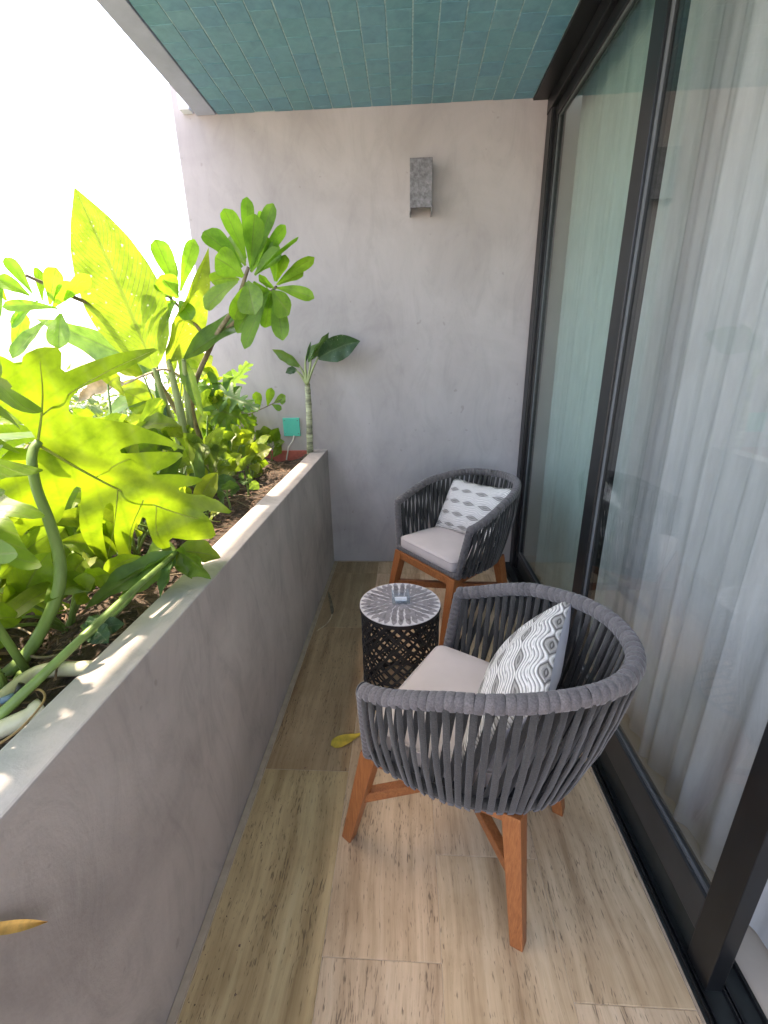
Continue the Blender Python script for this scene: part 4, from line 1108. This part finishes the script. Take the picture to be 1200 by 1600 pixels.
# ---- dead brown leaf caught among the stems
d0, d1 = P(232,584,1.85), P(122,628,1.70)
dl = thing('dead_leaf', 'curled brown dead leaf hanging among the plant stems', 'leaf', (d0.x, d0.y, d0.z))
kid('blade', leaf_mesh(P(195,600,1.80), d1, .10, M_DRY, 'lance', .05, .6, .8, .3, None, 14, 6, rd, uv if False else 0), dl)
kid('leaf_stalk', tube_me(spline([P(300,600,Yg-.02), P(262,578,1.9), d0, P(195,600,1.80)], 16), taper(.006,.004,17), M_DRY, 7), dl)

# ================================================================== IRRIGATION, LITTER
ip = thing('irrigation_pipe', 'cream plastic irrigation pipe with an elbow lying on the planter soil', 'pipe', (*PZ(100,1048,.76).xy, .76))
zz = .775
q = [PZ(150,1043,zz)+Vector((.03,0,0)), PZ(118,1045,zz), PZ(84,1046,zz), PZ(58,1052,zz), PZ(35,1066,zz), PZ(0,1095,zz), PZ(-70,1155,zz)]
q[0].x = min(q[0].x, XO-.002)
kid('pipe', tube_me(spline(q, 40), .0150, M_PVC, 14), ip)
q = [PZ(66,1108,.775), PZ(40,1122,.775), PZ(0,1140,.77), PZ(-60,1165,.765)]
ip2 = thing('pipe_coupling', 'flared cream plastic pipe end beside the planter wall', 'pipe', (*q[0].xy, .76))
kid('pipe', tube_me(spline(q, 16), [.0215,.021,.020,.019]+[.0155]*13, M_PVC, 14), ip2)
va = thing('drip_valve', 'small blue and black drip valve on the irrigation pipe', 'valve', tuple(PZ(14,1092,.79)))
c0 = PZ(14,1092,.795)
kid('body', tube_me([c0+Vector((-.010,-.006,0)), c0+Vector((.009,.008,.003))], .0062, M_BLUE, 10), va)
kid('handle', tube_me([c0+Vector((.008,.006,.004)), c0+Vector((.016,.016,.020))], [.004,.006], M_METAL, 8), va)
tubo = spline([PZ(-10,1168,.80), PZ(30,1140,.80), PZ(62,1105,.805), PZ(70,1088,.80), PZ(62,1078,.79), PZ(40,1080,.77)], 26)
o = link('drip_tube', tube_me(tubo, .0020, M_ORANGE, 7)); tag(o, 'thin orange brown drip tube curling beside the planter wall', 'tube')
rd2 = random.Random(4)
for k in range(18):                       # dead runners lying across the soil
    y = .50+.12*k; x = rd2.uniform(-1.0,-.75)
    q = spline([(x-.14, y+rd2.uniform(-.1,.1), soil_z(x-.14,y)+.012), (x, y, soil_z(x,y)+.03), (min(x+.12,XO-.01), y+rd2.uniform(-.15,.15), soil_z(x+.1,y)+.02)], 12)
    o = link('dead_runner', tube_me(q, taper(.004,.002,13), M_BARK, 6)); tag(o, 'thin brown dead stem lying across the planter soil', 'twig', 'dead stems lying on the planter soil')
# fallen leaves
b_, t_ = PZ(566,1146,.004), PZ(517,1165,.004)
def flat_leaf(b_, t_, w, mat, up, kind, curl=.01):
    d = t_-b_; s = d.cross(up).normalized(); v = []; f = []; uv = []; n = 14
    for i in range(n+1):
        t = i/n
        for j in range(5):
            a = j/2-1; h = curl*(abs(a)*.7+.6*math.sin(PI*t)**2)*(.4+.6*t)
            v.append(b_+d*t+s*(a*w/2*profile(kind,t))+up*(h)); uv.append((j/4,t))
    for i in range(n):
        for j in range(4): k = i*5+j; f.append((k,k+1,k+6,k+5))
    return mesh('fallen_leaf', v, f, mat, True, uv)
o = link('fallen_leaf', flat_leaf(b_, t_, .054, M_YEL, Vector((0,0,1)), 'obovate', .004)); tag(o, 'yellow fallen leaf lying on the stone floor', 'leaf')
q = spline([PZ(513,925,.006), PZ(517,942,.008), PZ(519,960,.006), PZ(510,975,.005), PZ(495,986,.004)], 20)
tw2 = thing('dry_twig', 'curved dry brown twig on the floor beside planter wall', 'twig', tuple(q[10]))
kid('stalk', tube_me(q[9:], taper(.004,.0022,12), M_DRY, 7), tw2)
kid('seed_head', tube_me(q[:11], [.003,.006,.008,.007,.009,.008,.010,.009,.010,.008,.004], M_BARK, 8), tw2)
n1 = Vector((1,0,0)); b_, t_ = PX(-60,1458,XI+.004), PX(72,1440,XI+.006)
o = link('dry_leaf', flat_leaf(b_, t_, .014, m_plain('ochre_leaf', (.80,.50,.15), .6, scale=40, var=.3), n1, 'lance', .005)); tag(o, 'narrow ochre dry leaf stuck to the inner planter wall', 'leaf')

# ================================================================== TREES BEYOND
def tree(x, y, top, r, seed, label, n=2800, ls=.22):
    r_ = random.Random(seed); t = thing('garden_tree', label, 'tree', (x, y, -3.2), group='garden trees below the balcony')
    zc_ = top-r*.8
    mb = MB(); mb.tube(spline([(x,y,-3.2),(x+.1,y,-2),(x-.05,y+.1,zc_-r*.3),(x,y,zc_+r*.3)], 10), taper(.16,.04,11), 8)
    for k in range(6):
        a = k*1.05; mb.tube(spline([(x,y,zc_-r*.5),(x+.4*r*math.cos(a),y+.4*r*math.sin(a),zc_),(x+.75*r*math.cos(a),y+.75*r*math.sin(a),zc_+.35*r)], 6), taper(.06,.015,7), 6)
    kid('trunk', mesh('trunk', mb.v, mb.f, M_BARK, True), t)
    cl = [Vector((r_.gauss(0,.45)*r, r_.gauss(0,.45)*r, r_.gauss(0,.32)*r*.8)) for _ in range(26)]
    v = []; f = []; uv = []
    for k in range(n):
        c = r_.choice(cl)+Vector((r_.gauss(0,.2),r_.gauss(0,.2),r_.gauss(0,.16)))*r
        if c.z > r*.8: c.z = r*.8-r_.random()*.3
        p = Vector((x,y,zc_))+c; d = Vector((r_.uniform(-1,1),r_.uniform(-1,1),r_.uniform(-.7,.5))).normalized(); s = d.cross(Vector((r_.uniform(-1,1),r_.uniform(-1,1),1))).normalized()
        l = ls*r_.uniform(.7,1.3); w = l*.28; i = len(v)
        v += [p, p+d*l*.5+s*w-Vector((0,0,.1*l)), p+d*l, p+d*l*.5-s*w-Vector((0,0,.1*l))]; uv += [(.5,0),(0,.5),(.5,1),(1,.5)]; f.append((i,i+1,i+2,i+3))
    kid('crown', mesh('crown', v, f, LF_FAR, False, uv), t)
for i, (x, y, top, r) in enumerate(((-4.2,.6,.75,1.5), (-4.6,3.4,.85,1.6), (-3.6,5.6,.8,1.4), (-6.4,2.0,1.0,1.9), (-6.6,5.2,1.05,1.9), (-5.4,8.2,1.0,1.8), (-8.6,8.4,1.15,2.2), (-9.0,3.8,1.15,2.2), (-3.4,8.8,.95,1.6), (-8.0,12.5,1.2,2.3), (-4.6,12.2,1.15,2.1), (-12.5,9.5,1.25,2.6), (-12,15,1.25,2.6), (-13,4,1.25,2.6))):
    tree(x, y, top, r, 40+i, 'bushy green garden tree standing below the balcony')

mb = MB(); rc = random.Random(9)
for k in range(230):
    x = XI+.028+abs(rc.gauss(0,.09)); y = rc.uniform(.3, DW-.05); q = rc.uniform(.0005,.0018)*(1.8 if rc.random() < .1 else 1)
    if x > .55: continue
    a = rc.uniform(0,PI); d = Vector((math.cos(a),math.sin(a),0))*q; e = Vector((-d.y,d.x,0))*rc.uniform(.4,1)
    c = Vector((x,y,.0006)); t = c+Vector((0,0,q*.9))
    mb.add([c-d-e, c+d-e*.7, c+d*.8+e, c-d*.7+e, t], [(0,3,2,1),(0,1,4),(1,2,4),(2,3,4),(3,0,4)])
o = mb.build('floor_debris', M_MULCH); tag(o, 'scattered crumbs of soil and bark on the floor along the planter', 'debris', kind='stuff')
